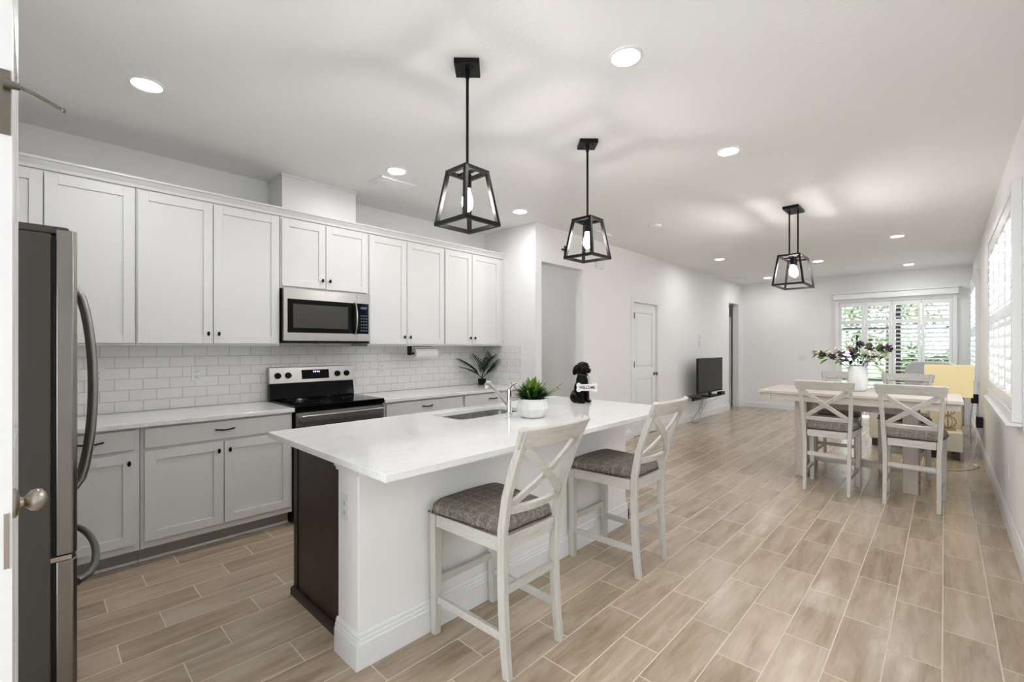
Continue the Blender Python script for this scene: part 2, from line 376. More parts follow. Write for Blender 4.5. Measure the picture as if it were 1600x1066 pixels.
# ------------------------------------------------------------------ windows with plantation shutters
def shutter_window(name, axis, wallp, sgn, u0, u1, z0, z1, npan, proud=.045, tilt=25, mid=None, valance=False, nlou=None):
    """axis 'x': window in a wall with normal along x at wallp; sgn = direction into the room"""
    root = bpy.data.objects.new(name, None); COL.objects.link(root); root['kind'] = 'structure'
    cu = (u0 + u1) / 2
    root.location = (wallp, cu, z0) if axis == 'x' else (cu, wallp, z0)
    def T(d, u, z):     # d: distance from wall into the room
        return (wallp + sgn * d, u, z) if axis == 'x' else (u, wallp + sgn * d, z)
    def bx(b, d0, d1, a0, a1, c0, c1):
        p, q = T(d0, a0, c0), T(d1, a1, c1)
        b.box(min(p[0], q[0]), max(p[0], q[0]), min(p[1], q[1]), max(p[1], q[1]), c0, c1)
    fw = .06
    b = mb(); zb = z0 if z0 > .1 else .002
    bx(b, .0, proud, u0, u0 + fw, zb, z1); bx(b, 0, proud, u1 - fw, u1, zb, z1); bx(b, 0, proud, u0 + fw, u1 - fw, z1 - fw, z1)
    if z0 > .1: bx(b, 0, proud, u0 + fw, u1 - fw, z0, z0 + fw)
    b.build('window_frame', 'trim', root, True, bevel=.003)
    if z0 > .1:
        b = mb(); bx(b, 0, proud + .03, u0 - .03, u1 + .03, z0 - .022, z0 - .001); b.build('window_sill', 'trim', root, True, bevel=.004)
    if valance:
        b = mb(); bx(b, 0, proud + .07, u0 - .02, u1 + .02, z1 + .001, z1 + .11); bx(b, 0, proud + .095, u0 - .045, u1 + .045, z1 + .11, z1 + .135)
        b.build('valance', 'trim', root, True, bevel=.004)
    pw = (u1 - u0 - 2 * fw) / npan; st = .045
    for i in range(npan):
        a0 = u0 + fw + i * pw + .003; a1 = a0 + pw - .006; c0 = (z0 + fw if z0 > .1 else .02) + .003; c1 = z1 - fw - .003
        b = mb(); dd0, dd1 = .008, .036
        bx(b, dd0, dd1, a0, a0 + st, c0, c1); bx(b, dd0, dd1, a1 - st, a1, c0, c1)
        bx(b, dd0, dd1, a0 + st, a1 - st, c0, c0 + .09); bx(b, dd0, dd1, a0 + st, a1 - st, c1 - .09, c1)
        rails = [(c0 + .09, c1 - .09)]
        if mid:
            bx(b, dd0, dd1, a0 + st, a1 - st, mid - .04, mid + .04); rails = [(c0 + .09, mid - .04), (mid + .04, c1 - .09)]
        pan = b.build('shutter_panel', 'trim', root, True, bevel=.002)
        b = mb()
        for r0, r1 in rails:
            n = max(1, round((r1 - r0) / .078)); stp = (r1 - r0) / n
            for k in range(n):
                zc = r0 + (k + .5) * stp; w = .044; ca, sa = math.cos(math.radians(tilt)), math.sin(math.radians(tilt))
                prof = []
                for j in range(8):
                    an = 2 * PI * j / 8; d = w * math.cos(an); h = .0055 * math.sin(an)
                    prof.append((.022 + d * ca - h * sa, zc + d * sa + h * ca))
                pts0 = [T(d, a0 + st + .001, h) for d, h in prof]; pts1 = [T(d, a1 - st - .001, h) for d, h in prof]
                b.add(pts0 + pts1, [tuple(range(7, -1, -1)), tuple(range(8, 16))] + [(q, (q + 1) % 8, (q + 1) % 8 + 8, q + 8) for q in range(8)])
        b.build('louvers', 'trim', pan, True, smooth=True, angle=60)
    # glazing set back in the wall
    b = mb(); bx(b, -.075, -.07, u0 + .02, u1 - .02, z0 + .02, z1 - .02); b.build('glass', 'glass', root, True)
    b = mb(); fr = 'dkframe' if valance else 'trim'; um = (u0 + u1) / 2
    e = .09
    for q in ((u0 + e - .03, u0 + e), (u1 - e, u1 - e + .03), (um + .05, um + .12)): bx(b, -.09, -.05, q[0], q[1], z0 + .03, z1 - .08)
    bx(b, -.09, -.05, u0 + e, u1 - e, z1 - .12, z1 - .08)
    if z0 > .1: bx(b, -.09, -.05, u0 + e, u1 - e, (z0 + z1) / 2 - .02, (z0 + z1) / 2 + .02)
    b.build('sash', fr, root, True)
    return root
shutter_window('window_1', 'y', YF, -1, -1.60, .16, 0, 2.29, 4, proud=.06, tilt=20, mid=1.84, valance=True)
shutter_window('window_2', 'x', XR, -1, 4.24, 6.46, .89, 2.42, 4, tilt=-56, mid=1.62)
shutter_window('window_3', 'x', XR, -1, 8.94, 10.76, .89, 2.42, 3, tilt=-56, mid=1.62)
shutter_window('window_4', 'x', XR, -1, .84, 2.96, .89, 2.42, 4, tilt=-62, mid=1.62)
b = mb()
for q in ((-1.7, -1.64), (-.83, -.77), (.04, .1)): b.box(q[0], q[1], -3.08, -3.03, 0, 2.3)
b.box(-1.64, .04, -3.08, -3.03, 2.24, 2.3)
w5 = struct('added_window_back', b, 'trim')  # unseen glazed opening, added to let sky light in from behind
mb().box(-1.65, .05, -3.06, -3.055, .01, 2.25).build('glass', 'glass', w5)

# ------------------------------------------------------------------ doors
def panel_door(b, w, h, t, panels):
    """leaf in x 0..w, z 0..h, thickness y -t..0, recessed panels on both faces"""
    st = min(.11, w * .16)
    b.box(0, st, -t, 0, 0, h); b.box(w - st, w, -t, 0, 0, h)
    zs = [0] + [z for p in panels for z in p] + [h]
    for a, c in zip(zs[0::2], zs[1::2]): b.box(st, w - st, -t, 0, a, c)
    for a, c in panels:
        b.box(st, w - st, -t + .016, -.016, a, c)
        b.hexa([(st + .025, -.016, a + .025), (w - st - .025, -.016, a + .025), (w - st - .025, -.016, c - .025), (st + .025, -.016, c - .025)],
               [(st + .045, -.005, a + .045), (w - st - .045, -.005, a + .045), (w - st - .045, -.005, c - .045), (st + .045, -.005, c - .045)])
        for q in ((st, st + .012, a, c), (w - st - .012, w - st, a, c), (st, w - st, a, a + .012), (st, w - st, c - .012, c)):
            b.box(q[0], q[1], -.016, -.006, q[2], q[3])
    return b
# closet door in living wall (faces +x)
d1 = bpy.data.objects.new('door_1', None); COL.objects.link(d1); d1['kind'] = 'structure'; d1.location = (XT, 6.56, 0)
b0 = panel_door(mb(), .76, 2.02, .035, [(.22, .86), (1.02, 1.88)])
leaf = mb(); leaf.f = b0.f; leaf.v = [(XT - .02 + y, 6.94 - .76 + (x), z + .008) for x, y, z in b0.v]
leaf.build('door_leaf', 'trim', d1, True)
b = mb()
b.box(XT, XT + .014, 6.10, 6.17, 0, 2.10); b.box(XT, XT + .014, 6.95, 7.02, 0, 2.10); b.box(XT, XT + .014, 6.17, 6.95, 2.03, 2.10)
b.box(XT - .12, XT, 6.17, 6.178, 0, 2.03); b.box(XT - .12, XT, 6.942, 6.95, 0, 2.03)
b.build('door_casing', 'trim', d1, True, bevel=.003)
b = mb(); b.lathe([(.0, 0), (.028, 0), (.028, .006), (.01, .008), (.01, .03), (.024, .038), (.028, .05), (.02, .062), (0, .064)], (XT - .02, 6.88, .93), 20, 'x')
b.build('door_handle', 'pewter', d1, True, smooth=True)
for z in (.25, 1.05, 1.78):
    mb().box(XT - .021, XT + .019, 6.168, 6.182, z, z + .09).build('hinge', 'blackm', d1, True)
mb().box(XT - .05, XT - .022, 6.19, 6.93, 0.001, .02).build('door_sweep', 'blackmat', d1, True)
# bedroom door standing in the last opening
d2 = bpy.data.objects.new('door_2', None); COL.objects.link(d2); d2['kind'] = 'structure'; d2.location = (-3.9, 10.93, 0)
b0 = panel_door(mb(), .72, 2.02, .035, [(.22, .86), (1.02, 1.88)])
leaf = mb(); leaf.f = b0.f; leaf.v = [(-4.25 + x, 10.94 + y, z + .008) for x, y, z in b0.v]
leaf.build('door_leaf', 'trim', d2, True)
# pantry door beside the camera, standing open
d3 = bpy.data.objects.new('door_3', None); COL.objects.link(d3); d3['kind'] = 'structure'; d3.location = (-2.085, -.045, 0)
b0 = panel_door(mb(), .603, 2.42, .035, [(.24, .95), (1.12, 2.15)])
leaf = mb(); leaf.f = b0.f; leaf.v = [(-2.083 + x, -.032 + y, z + .01) for x, y, z in b0.v]
leaf.build('door_leaf', 'trim', d3, True)
XE = -1.48
k = mb(); zk = 1.012
k.lathe([(0, 0), (.033, 0), (.033, .004), (.026, .009), (.012, .011), (.010, .017), (.015, .021), (.023, .028), (.026, .037), (.023, .046), (.014, .053), (0, .056)], (XE - .055, -.032, zk), 28, 'y')
k.build('door_handle', 'nickel', d3, True, smooth=True)
mb().box(XE - .0005, XE + .002, -.0445, -.036, .885, 1.005).build('latch_plate', 'nickel', d3, True)
b = mb(); b.box(XE - .0005, XE + .004, -.050, -.034, 1.83, 1.97); b.build('guard_plate', 'pewter', d3, True)
b = mb(); b.cyl((XE + .012, -.045, 1.937), (XE + .012, -.02, 1.937), .010, .007, 14); b.tube([(XE + .012, -.02, 1.937), (XE + .012, .002, 1.931), (XE + .006, .048, 1.914)], .004, 10)
b.ell((XE + .006, .048, 1.914), (.005, .005, .005))
b.build('swing_bar', 'pewter', d3, True, smooth=True)

# ------------------------------------------------------------------ cabinets
FX = -3.60        # front of the base cabinet doors
UX = -3.87        # front of the wall cabinet doors
def shaker(b, xf, y0, y1, z0, z1, st=.057, t=.018, rec=.009):
    b.box(xf - t, xf, y0, y0 + st, z0, z1); b.box(xf - t, xf, y1 - st, y1, z0, z1)
    b.box(xf - t, xf, y0 + st, y1 - st, z0, z0 + st); b.box(xf - t, xf, y0 + st, y1 - st, z1 - st, z1)
    b.box(xf - t, xf - rec, y0 + st, y1 - st, z0 + st, z1 - st); return b
def knob(parent, x, y, z):
    b = mb(); b.cyl((x, y, z), (x + .014, y, z), .006, .006, 12)
    b.ell((x + .02, y, z), (.008, .0095, .017)); b.build('knob', 'blackm', parent, True, smooth=True)
def pull(parent, x, y, z, w=.055):
    b = mb(); pts = [(x - .001, y - w, z), (x + .013, y - w, z), (x + .022, y - w * .8, z), (x + .026, y - w * .3, z - .004), (x + .026, y + w * .3, z - .004), (x + .022, y + w * .8, z), (x + .013, y + w, z), (x - .001, y + w, z)]
    b.tube(pts, .0052, 8); b.build('pull', 'blackm', parent, True, smooth=True)
def base_cab(y0, y1, doors, drawers, label, knobs):
    r = thing('base_cabinet', label, 'cabinet', ((XL + FX) / 2, (y0 + y1) / 2, 0), 0, 'base cabinets along the tiled wall')
    b = mb(); b.box(XL + .003, FX - .02, y0 + .001, y1 - .001, .105, .867)
    b.build('body', 'cab', r, True, bevel=.001)
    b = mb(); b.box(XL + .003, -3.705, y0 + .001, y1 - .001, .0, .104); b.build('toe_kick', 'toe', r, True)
    b = mb(); b.box(-3.7045, -3.692, y0 + .001, y1 - .001, .0, .017); b.build('shoe_molding', 'trim', r, True, bevel=.004)
    for (a, c), kn in zip(doors, knobs):
        d = shaker(mb(), FX, a, c, .152, .712).build('door', 'cab', r, True, bevel=.0012)
        knob(d, FX, c - .03 if kn > 0 else a + .03, .655)
    for a, c in drawers:
        b = mb(); b.box(FX - .018, FX, a, c, .732, .855); d = b.build('drawer', 'cab', r, True, bevel=.0035)
        pull(d, FX, (a + c) / 2, .80)
    return r
base_cab(-.455, -.001, [(-.43, -.03)], [(-.43, -.03)], 'white base cabinet mostly hidden behind the refrigerator', [1])
base_cab(.0, .455, [(.025, .43)], [(.025, .43)], 'narrow white base cabinet with one door, beside the refrigerator', [1])
base_cab(.456, 1.364, [(.476, .903), (.909, 1.348)], [(.476, 1.348)], 'wide white two-door base cabinet just left of the range', [1, -1])
base_cab(2.137, 3.06, [(2.165, 2.605), (2.611, 3.045)], [(2.165, 3.045)], 'white base cabinet just right of the range, behind the island sink', [1, -1])
base_cab(3.061, 3.928, [(3.08, 3.485), (3.491, 3.885)], [(3.08, 3.885)], 'white base cabinet in the far corner under the potted palm', [1, -1])
def wall_cab(y0, y1, doors, label, z0=1.372, zt=2.42):
    r = thing('wall_cabinet', label, 'cabinet', ((XL + UX) / 2, (y0 + y1) / 2, z0), 0, 'wall cabinets along the tiled wall')
    mb().box(XL + .003, UX - .019, y0 + .001, y1 - .001, z0, zt).build('body', 'cab', r, True, bevel=.001)
    for i, (a, c) in enumerate(doors):
        d = shaker(mb(), UX, a, c, z0 + .018, zt - .016).build('door', 'cab', r, True, bevel=.0012)
        knob(d, UX, c - .03 if i == 0 else a + .03, z0 + .018 + .07)
    return r
wall_cab(-.39, .467, [(-.375, .038), (.044, .459)], 'tall white wall cabinet above the refrigerator end of the counter')
wall_cab(.468, 1.369, [(.476, .902), (.908, 1.357)], 'tall white wall cabinet just left of the microwave')
wall_cab(1.37, 2.139, [(1.382, 1.736), (1.742, 2.13)], 'short white wall cabinet directly above the microwave', z0=1.842)
wall_cab(2.14, 3.028, [(2.15, 2.553), (2.561, 3.02)], 'tall white wall cabinet just right of the microwave, above the paper towel')
wall_cab(3.029, 3.928, [(3.04, 3.415), (3.423, 3.86)], 'white wall cabinet at the far end above the potted palm')
b = mb(); PR = [(0, 0), (.012, 0), (.016, .018), (.035, .045), (.045, .05), (.045, .062), (0, .062)]
n = len(PR); b.add([(UX - .018 + d, y, 2.421 + z) for y in (-.39, 3.928) for d, z in PR], [tuple(range(n - 1, -1, -1)), tuple(range(n, 2 * n))] + [(i, (i + 1) % n, (i + 1) % n + n, i + n) for i in range(n)])
b.box(XL + .003, UX - .02, -.39, 3.928, 2.421, 2.44)
struct('trim_1', b, 'cab')
b = mb(); b.box(XL + .001, -3.90, 1.392, 2.03, 2.442, CH - .001); b.box(XL + .001, -3.893, 1.385, 2.037, CH - .022, CH - .001)
struct('trim_2', b, 'cab')
# counter tops
tag(mb().box(XL + .01, -3.568, -.455, 1.366, .87, .90).build('countertop', 'quartz', bevel=.003), 'white quartz countertop left of the range, beside the refrigerator', 'countertop')
tag(mb().box(XL + .01, -3.568, 2.134, 3.926, .87, .90).build('countertop', 'quartz', bevel=.003), 'white quartz countertop right of the range, holding the potted palm', 'countertop')
# backsplash
b = mb(); b.box(XL, XL + .009, -.455, 3.921, .901, 1.371); b.box(XL, XL + .009, 1.372, 2.137, 1.371, 1.40)
struct('wall_backsplash', b, 'subY')
b = mb(); b.box(XL + .01, -3.60, 3.921, 3.929, .901, 1.371); struct('wall_backsplash_return', b, 'subX')

# ------------------------------------------------------------------ range
R0, R1 = 1.371, 2.129; RC = (R0 + R1) / 2
r = thing('range', 'stainless and black electric range with black knobs between the base cabinets', 'stove', (-3.9, RC, 0))
b = mb(); b.box(XL + .05, -3.615, R0 + .002, R1 - .002, .03, .895); b.build('body', 'blackmat', r, True, bevel=.004)
b = mb(); b.box(XL + .045, -3.578, R0 - .000, R1, .897, .913); b.box(-3.60, -3.572, R0, R1, .872, .913); b.build('cooktop', 'blackglass', r, True, bevel=.006, seg=3)
for x, y, q in ((-3.78, 1.56, .10), (-3.78, 1.94, .085), (-4.02, 1.56, .075), (-4.02, 1.94, .10)):
    b = mb(); b.lathe([(q, 0), (q + .003, 0), (q + .003, .0006), (q, .0006), (q, 0)], (x, y, .9132), 40); b.build('burner_ring', 'steeldk', r, True)
b = mb(); b.prism([(XL + .03, .914), (XL + .10, .914), (XL + .075, 1.045), (XL + .03, 1.045)], R0 + .002, R1 - .002, lambda x, z, y: (x, y, z)); b.build('riser', 'blackglass', r, True, bevel=.004)
b = mb(); b.prism([(XL + .025, 1.046), (XL + .095, 1.046), (XL + .07, 1.188), (XL + .025, 1.188)], R0, R1, lambda x, z, y: (x, y, z)); pnl = b.build('control_panel', 'steel', r, True, bevel=.005)
def px_(z): return XL + .095 - .025 * (z - 1.046) / .142
b = mb(); b.prism([(px_(1.07) - .002, 1.078), (px_(1.07) + .0025, 1.078), (px_(1.155) + .0025, 1.158), (px_(1.155) - .002, 1.158)], 1.64, 1.885, lambda x, z, y: (x, y, z)); dsp = b.build('display', 'blackglass', pnl, True)
b = mb()
for i, y in enumerate((1.742, 1.757, 1.775, 1.79)): b.box(px_(1.137) + .003, px_(1.137) + .0036, y, y + .009, 1.128, 1.146)
b.build('clock_digits', 'blueled', dsp, True)
for y in (1.44, 1.525, 1.965, 2.055):
    b = mb(); x = px_(1.115); b.lathe([(0, 0), (.027, 0), (.025, .012), (.021, .026), (0, .028)], (x, y, 1.115), 24, 'x'); b.box(x + .02, x + .034, y - .004, y + .004, 1.092, 1.138)
    b.build('knob', 'blackmat', pnl, True, smooth=True)
b = mb(); b.box(-3.613, -3.578, R0 + .004, R1 - .004, .27, .86); dr = b.build('oven_door', 'blackglass', r, True, bevel=.004)
mb().box(-3.579, -3.5745, R0 + .006, R1 - .006, .75, .858).build('trim_band', 'steel', dr, True)
b = mb(); b.box(-3.545, -3.525, R0 + .03, R1 - .03, .79, .838); b.box(-3.576, -3.54, R0 + .035, R0 + .06, .80, .83); b.box(-3.576, -3.54, R1 - .06, R1 - .035, .80, .83); b.build('oven_handle', 'steel', dr, True, bevel=.006, seg=3)
mb().box(-3.612, -3.578, R0 + .004, R1 - .004, .06, .262).build('drawer', 'steel', r, True, bevel=.004)
for y in (R0 + .04, R1 - .06):
    for x in (-4.1, -3.68): mb().box(x, x + .05, y, y + .02, 0, .03).build('foot', 'blackmat', r, True)
# ------------------------------------------------------------------ microwave
r = thing('microwave', 'stainless over-the-range microwave with black glass window above the stove', 'microwave', (-4.0, RC + .01, 1.40))
m0, m1, mz0, mz1, mx = 1.376, 2.134, 1.395, 1.839, -3.825
mb().box(XL + .012, mx - .03, m0, m1, mz0 + .012, mz1).build('body', 'blackmat', r, True, bevel=.003)
b = mb(); b.box(mx - .029, mx, m0 + .002, m1 - .135, mz0 + .02, mz0 + .085); b.box(mx - .029, mx, m0 + .002, m1 - .135, mz1 - .085, mz1 - .002); b.box(mx - .029, mx, m0 + .002, m0 + .03, mz0 + .085, mz1 - .085)
door = b.build('door', 'steel', r, True)
mb().box(mx - .028, mx - .003, m0 + .03, m1 - .135, mz0 + .085, mz1 - .085).build('window', 'blackglass', door, True)
m_ = mat('mesh_screen', (.025, .023, .02), .35); mb().box(mx - .0028, mx - .0018, m0 + .075, m1 - .215, mz0 + .125, mz1 - .125).build('screen', m_, door, True)
b = mb(); b.box(mx - .029, mx, m1 - .133, m1 - .002, mz0 + .02, mz0 + .085); b.box(mx - .029, mx, m1 - .133, m1 - .002, mz1 - .085, mz1 - .002); b.box(mx - .029, mx, m1 - .018, m1 - .002, mz0 + .085, mz1 - .085); b.build('side_frame', 'steel', r, True)
cp = mb().box(mx - .028, mx - .002, m1 - .133, m1 - .018, mz0 + .085, mz1 - .085).build('control_panel', 'blackglass', r, True)
m_ = mat('button_blue', (.05, .09, .2), .4, emit=(.2, .35, .9), es=.03)
b = mb()
for i in range(3):
    for j in range(6): b.box(mx - .002, mx - .001, m1 - .095 + i * .024, m1 - .079 + i * .024, mz0 + .11 + j * .027, mz0 + .118 + j * .027)
b.build('buttons', m_, cp, True)
mb().box(mx - .002, mx - .001, m1 - .095, m1 - .035, mz1 - .135, mz1 - .115).build('clock_display', m_, cp, True)
b = mb(); yy = m1 - .155; b.rail([(mx - .001, yy, mz0 + .085), (mx + .02, yy, mz0 + .10), (mx + .036, yy, mz0 + .17), (mx + .040, yy, mz0 + .222), (mx + .036, yy, mz0 + .275), (mx + .02, yy, mz1 - .1), (mx - .001, yy, mz1 - .085)], .026, .012, up=(0, 1, 0))
b.build('handle', 'steel', r, True, smooth=True, angle=50)
mb().box(XL + .03, mx - .005, m0 + .004, m1 - .004, mz0, mz0 + .0115).build('bottom_vent', 'blackmat', r, True)

# ------------------------------------------------------------------ refrigerator
r = thing('refrigerator', 'stainless french-door refrigerator with curved handles beside the open white door', 'refrigerator', (-2.605, -.3, 0))
f0, f1 = -3.06, -2.152
mb().box(f0, f1, -.72, .040, .02, 1.745).build('body', 'steeldk', r, True, bevel=.004)
mb().box(f0 + .02, f1 - .006, .041, .052, .05, 1.74).build('gasket', 'blackmat', r, True)
def fdoor(x0, x1, z0, z1, nm='door'):
    b = mb(); pts = [(x0, .053), (x0, .092), (x0 + .012, .104), ((x0 + x1) / 2, .112), (x1 - .012, .104), (x1, .092), (x1, .053)]
    b.prism(pts, z0, z1, lambda x, y, z: (x, y, z)); return b.build(nm, 'steelf', r, True, smooth=True, angle=30, bevel=.003)
dl = fdoor(f0 + .002, -2.608, .665, 1.762); drr = fdoor(-2.602, f1 - .002, .665, 1.762)
fz = fdoor(f0 + .002, f1 - .002, .07, .645, 'freezer_drawer')
for d, x in ((dl, -2.66), (drr, -2.55)):
    b = mb(); pts = []
    for i in range(17):
        q = i / 16; z = .78 + q * .84; pts.append((x, .105 + .068 * (math.sin(PI * q) ** .45), z))
    b.tube(pts, .013, 10, up=(1, 0, 0)); b.build('door_handle', 'steelf', d, True, smooth=True)
b = mb(); pts = [(-2.96 + .72 * i / 16, .108 + .07 * (math.sin(PI * i / 16) ** .45), .53) for i in range(17)]
b.tube(pts, .013, 10); b.build('drawer_handle', 'steelf', fz, True, smooth=True)
b = mb(); b.box(f1 - .06, f1 - .004, -.10, .085, 1.746, 1.772); b.build('hinge_cover', 'steeldk', r, True, bevel=.008)
b = mb(); b.box(f1 - .05, f1 - .002, .035, .09, .647, .662); b.build('hinge', 'nickel', r, True)
b = mb(); b.box(f0 + .01, f1 - .01, -.7, .05, 0, .0195); b.build('foot_grille', 'blackmat', r, True)

# ------------------------------------------------------------------ island
IX0, IX1, IY0, IY1 = -2.615, -1.805, .95, 3.19
r = thing('kitchen_island', 'kitchen island with white outer wall and dark wood cabinet end', 'island', (-2.2, 2.07, 0))
kw = mb(); kw.box(-1.99, IX1, IY0, IY1, 0, .867); kw.build('knee_wall', 'wall', r, True, bevel=.006)
b = mb(); b.box(IX0, -1.992, 1.005, IY1 - .01, .09, .68); b.box(IX0, -1.992, 1.005, 1.84, .68, .867); b.box(IX0, -1.992, 2.62, IY1 - .01, .68, .867)
b.box(IX0, -2.595, 1.84, 2.62, .68, .867); b.box(-2.24 + .02, -1.992, 1.84, 2.62, .68, .867); b.build('cabinet_body', 'espr', r, True, bevel=.002)
b = mb(); b.box(-2.60, -1.992, 1.0, 1.004, .03, .86)
b.box(IX0, -2.57, .995, 1.0045, .03, .86); b.build('end_panel', 'espr', r, True)
b = mb(); b.box(IX0 + .06, -1.992, 1.02, IY1 - .01, 0, .089); b.build('toe_kick', 'espr', r, True)
b = mb(); b.prism([(0, 0), (.022, 0), (.022, .03), (.012, .042), (0, .042)], -2.62, -1.992, lambda d, z, x: (x, 1.0 - d, z)); b.build('shoe_molding', 'espr', r, True)
for a, c in ((1.02, 1.42), (1.424, 1.83)):
    b = mb(); shaker(b, 0, a, c, .11, .845); b.v = [(IX0 - .001 - x - .018, y, z) for x, y, z in b.v]; b.v = [(x + .0, y, z) for x, y, z in b.v]
    d = b.build('door', 'espr', r, True); 
BPI = [(0, 0), (.018, 0), (.018, .105), (.014, .112), (.014, .122), (.010, .130), (.010, .140), (.004, .150), (0, .150)]
b = mb(); bb_run(b, IX1, IY0, IX1, IY1 + .018, 1, 0, BPI)
for (x0, x1, yy, ny) in ((-1.99, IX1 + .0185, IY0, -1), (-1.99, IX1 + .018, IY1, 1)): bb_run(b, x0, yy, x1, yy, 0, ny, BPI)
b.build('baseboard', 'trim', r, True)
b = mb()
for d, z0, z1 in ((.010, .815, .832), (.018, .832, .848), (.026, .848, .867)): b.box(-1.99 - .004, IX1 + .0, IY0 - d, IY0, z0, z1)
b.build('crown_cap', 'trim', r, True, bevel=.003)
# island top with sink cut-out
def slab_hole(b, x0, x1, y0, y1, hx0, hx1, hy0, hy1, rad, z0, z1):
    cx, cy = (hx0 + hx1) / 2, (hy0 + hy1) / 2
    angs = [2 * PI * i / 72 for i in range(72)] + [math.atan2(y - cy, x - cx) % (2 * PI) for x in (x0, x1) for y in (y0, y1)]
    angs = sorted(set(round(a, 6) for a in angs))
    def ray(a, ax0, ax1, ay0, ay1, rr=0):
        c, s_ = math.cos(a), math.sin(a); t = 1e9
        if abs(c) > 1e-9: t = min(t, ((ax1 if c > 0 else ax0) - cx) / c)
        if abs(s_) > 1e-9: t = min(t, ((ay1 if s_ > 0 else ay0) - cy) / s_)
        if rr:
            px, py = c * t, s_ * t; hw, hh = (ax1 - ax0) / 2 - rr, (ay1 - ay0) / 2 - rr
            if abs(px) > hw and abs(py) > hh:
                qx, qy = math.copysign(hw, px), math.copysign(hh, py)
                bq = c * qx + s_ * qy; cq = qx * qx + qy * qy - rr * rr; t = bq + math.sqrt(max(0, bq * bq - cq))
        return (cx + c * t, cy + s_ * t)
    o = [ray(a, x0, x1, y0, y1) for a in angs]; i_ = [ray(a, hx0, hx1, hy0, hy1, rad) for a in angs]; n = len(angs)
    vs = [(*p, z1) for p in o] + [(*p, z1) for p in i_] + [(*p, z0) for p in o] + [(*p, z0) for p in i_]; fs = []
    for k in range(n):
        q = (k + 1) % n
        fs += [(k, q, n + q, n + k), (2 * n + q, 2 * n + k, 3 * n + k, 3 * n + q), (k, 2 * n + k, 2 * n + q, q), (n + k, n + q, 3 * n + q, 3 * n + k)]
    b.add(vs, fs); return i_
b = mb(); hole = slab_hole(b, -2.685, -1.478, .885, 3.40, -2.575, -2.225, 1.87, 2.55, .07, .868, .90)
tag(b.build('island_countertop', 'quartz', bevel=.004), 'long white quartz island countertop with rounded sink cut-out', 'countertop')
b = mb(); n = len(hole); cx, cy = -2.40, 2.21
rings = [(1.02, .867), (1.0, .867), (.985, .72), (.93, .695), (.1, .69)]
vs = [(cx + (p[0] - cx) * k, cy + (p[1] - cy) * k, z) for k, z in rings for p in hole]; fs = []
for j in range(len(rings) - 1):
    for i in range(n): fs.append((j * n + i, j * n + (i + 1) % n, (j + 1) * n + (i + 1) % n, (j + 1) * n + i))
fs.append(tuple((len(rings) - 1) * n + i for i in range(n)))
b.add(vs, fs); snk = b.build('sink', 'sinksteel', smooth=True); snk.modifiers.new('sol', 'SOLIDIFY').thickness = .002
tag(snk, 'stainless undermount sink basin set into the island countertop', 'sink')
mb().lathe([(0, .692), (.035, .692), (.04, .695), (.0, .696)], (cx, cy, 0), 24).build('drain', 'chrome', snk)
# faucet
r = thing('faucet', 'chrome single-lever kitchen faucet with angled spout beside the sink', 'faucet', (-2.165, 2.25, .9005))
b = mb(); b.lathe([(.027, 0), (.027, .008), (.019, .014), (.018, .10), (.0185, .165), (.016, .175), (0, .178)], (0, 0, 0), 24); b.build('body', 'chrome', r, smooth=True)
b = mb(); b.tube([(-.01, 0, .065), (-.07, -.003, .115), (-.15, -.008, .178), (-.185, -.01, .205)], .013, 14, up=(0, 1, 0), scales=[1, 1, 1.05, 1.15])
sp_ = b.build('spout', 'chrome', r, smooth=True)
b = mb(); b.tube([(-.180, -.01, .205), (-.203, -.011, .208), (-.216, -.012, .194), (-.221, -.012, .168)], .016, 14, up=(0, 1, 0)); b.build('spray_head', 'chrome', sp_, smooth=True)
b = mb(); b.rail([(.0, .0, .178), (.004, .015, .196), (.012, .05, .215)], .018, .007); b.build('lever', 'chrome', r, smooth=True)
# ------------------------------------------------------------------ outlets and switches
def plate(name, label, cat, loc, nrm, kind='outlet', w=.07, h=.115, group=None, col='plastic'):
    """plate on a wall; nrm 'x+','x-','y-'"""
    ang = {'x+': 0, 'x-': PI, 'y-': -PI / 2}[nrm]
    r = thing(name, label, cat, loc, ang, group)
    mb().box(.0, .006, -w / 2, w / 2, -h / 2, h / 2).build('cover_plate', col, r, bevel=.002)
    if kind == 'outlet':
        for z in (-.02, .02):
            s = mb().box(.0062, .0085, -.017, .017, z - .014, z + .014).build('socket', col, r, bevel=.003)
            b = mb(); b.box(.0085, .009, -.008, -.005, z - .006, z + .006); b.box(.0085, .009, .005, .008, z - .006, z + .006); b.cyl((.0085, 0, z - .009), (.009, 0, z - .009), .003, n=8)
            b.build('slots', 'plasticgrey', s)
    else:
        k = kind
        for i in range(k):
            y = (i - (k - 1) / 2) * .046
            mb().box(.0062, .0095, y - .016, y + .016, -.033, .033).build('rocker', col, r, bevel=.002)
    return r
TX = XL + .0095
plate('wall_outlet', 'white outlet on the tile backsplash nearest the refrigerator', 'outlet', (TX, .304, 1.165), 'x+')
plate('wall_outlet', 'white outlet on the tile backsplash between refrigerator and range', 'outlet', (TX, .87, 1.155), 'x+')
plate('wall_outlet', 'white outlet on the tile backsplash just right of the range', 'outlet', (TX, 2.475, 1.15), 'x+')
plate('wall_outlet', 'white outlet on the short tiled return near the palm', 'outlet', (-3.80, 3.9205, 1.15), 'y-')
plate('wall_outlet', 'white outlet on the end of the island knee wall', 'outlet', (-1.915, IY0 - .0005, .66), 'y-')
plate('wall_outlet', 'white outlet low on the right wall under the shutters', 'outlet', (XR - .0005, 5.02, .45), 'x-')
plate('wall_outlet', 'white outlet low on the right wall where the black adapter plugs in', 'outlet', (XR - .0005, 8.0, .42), 'x-')
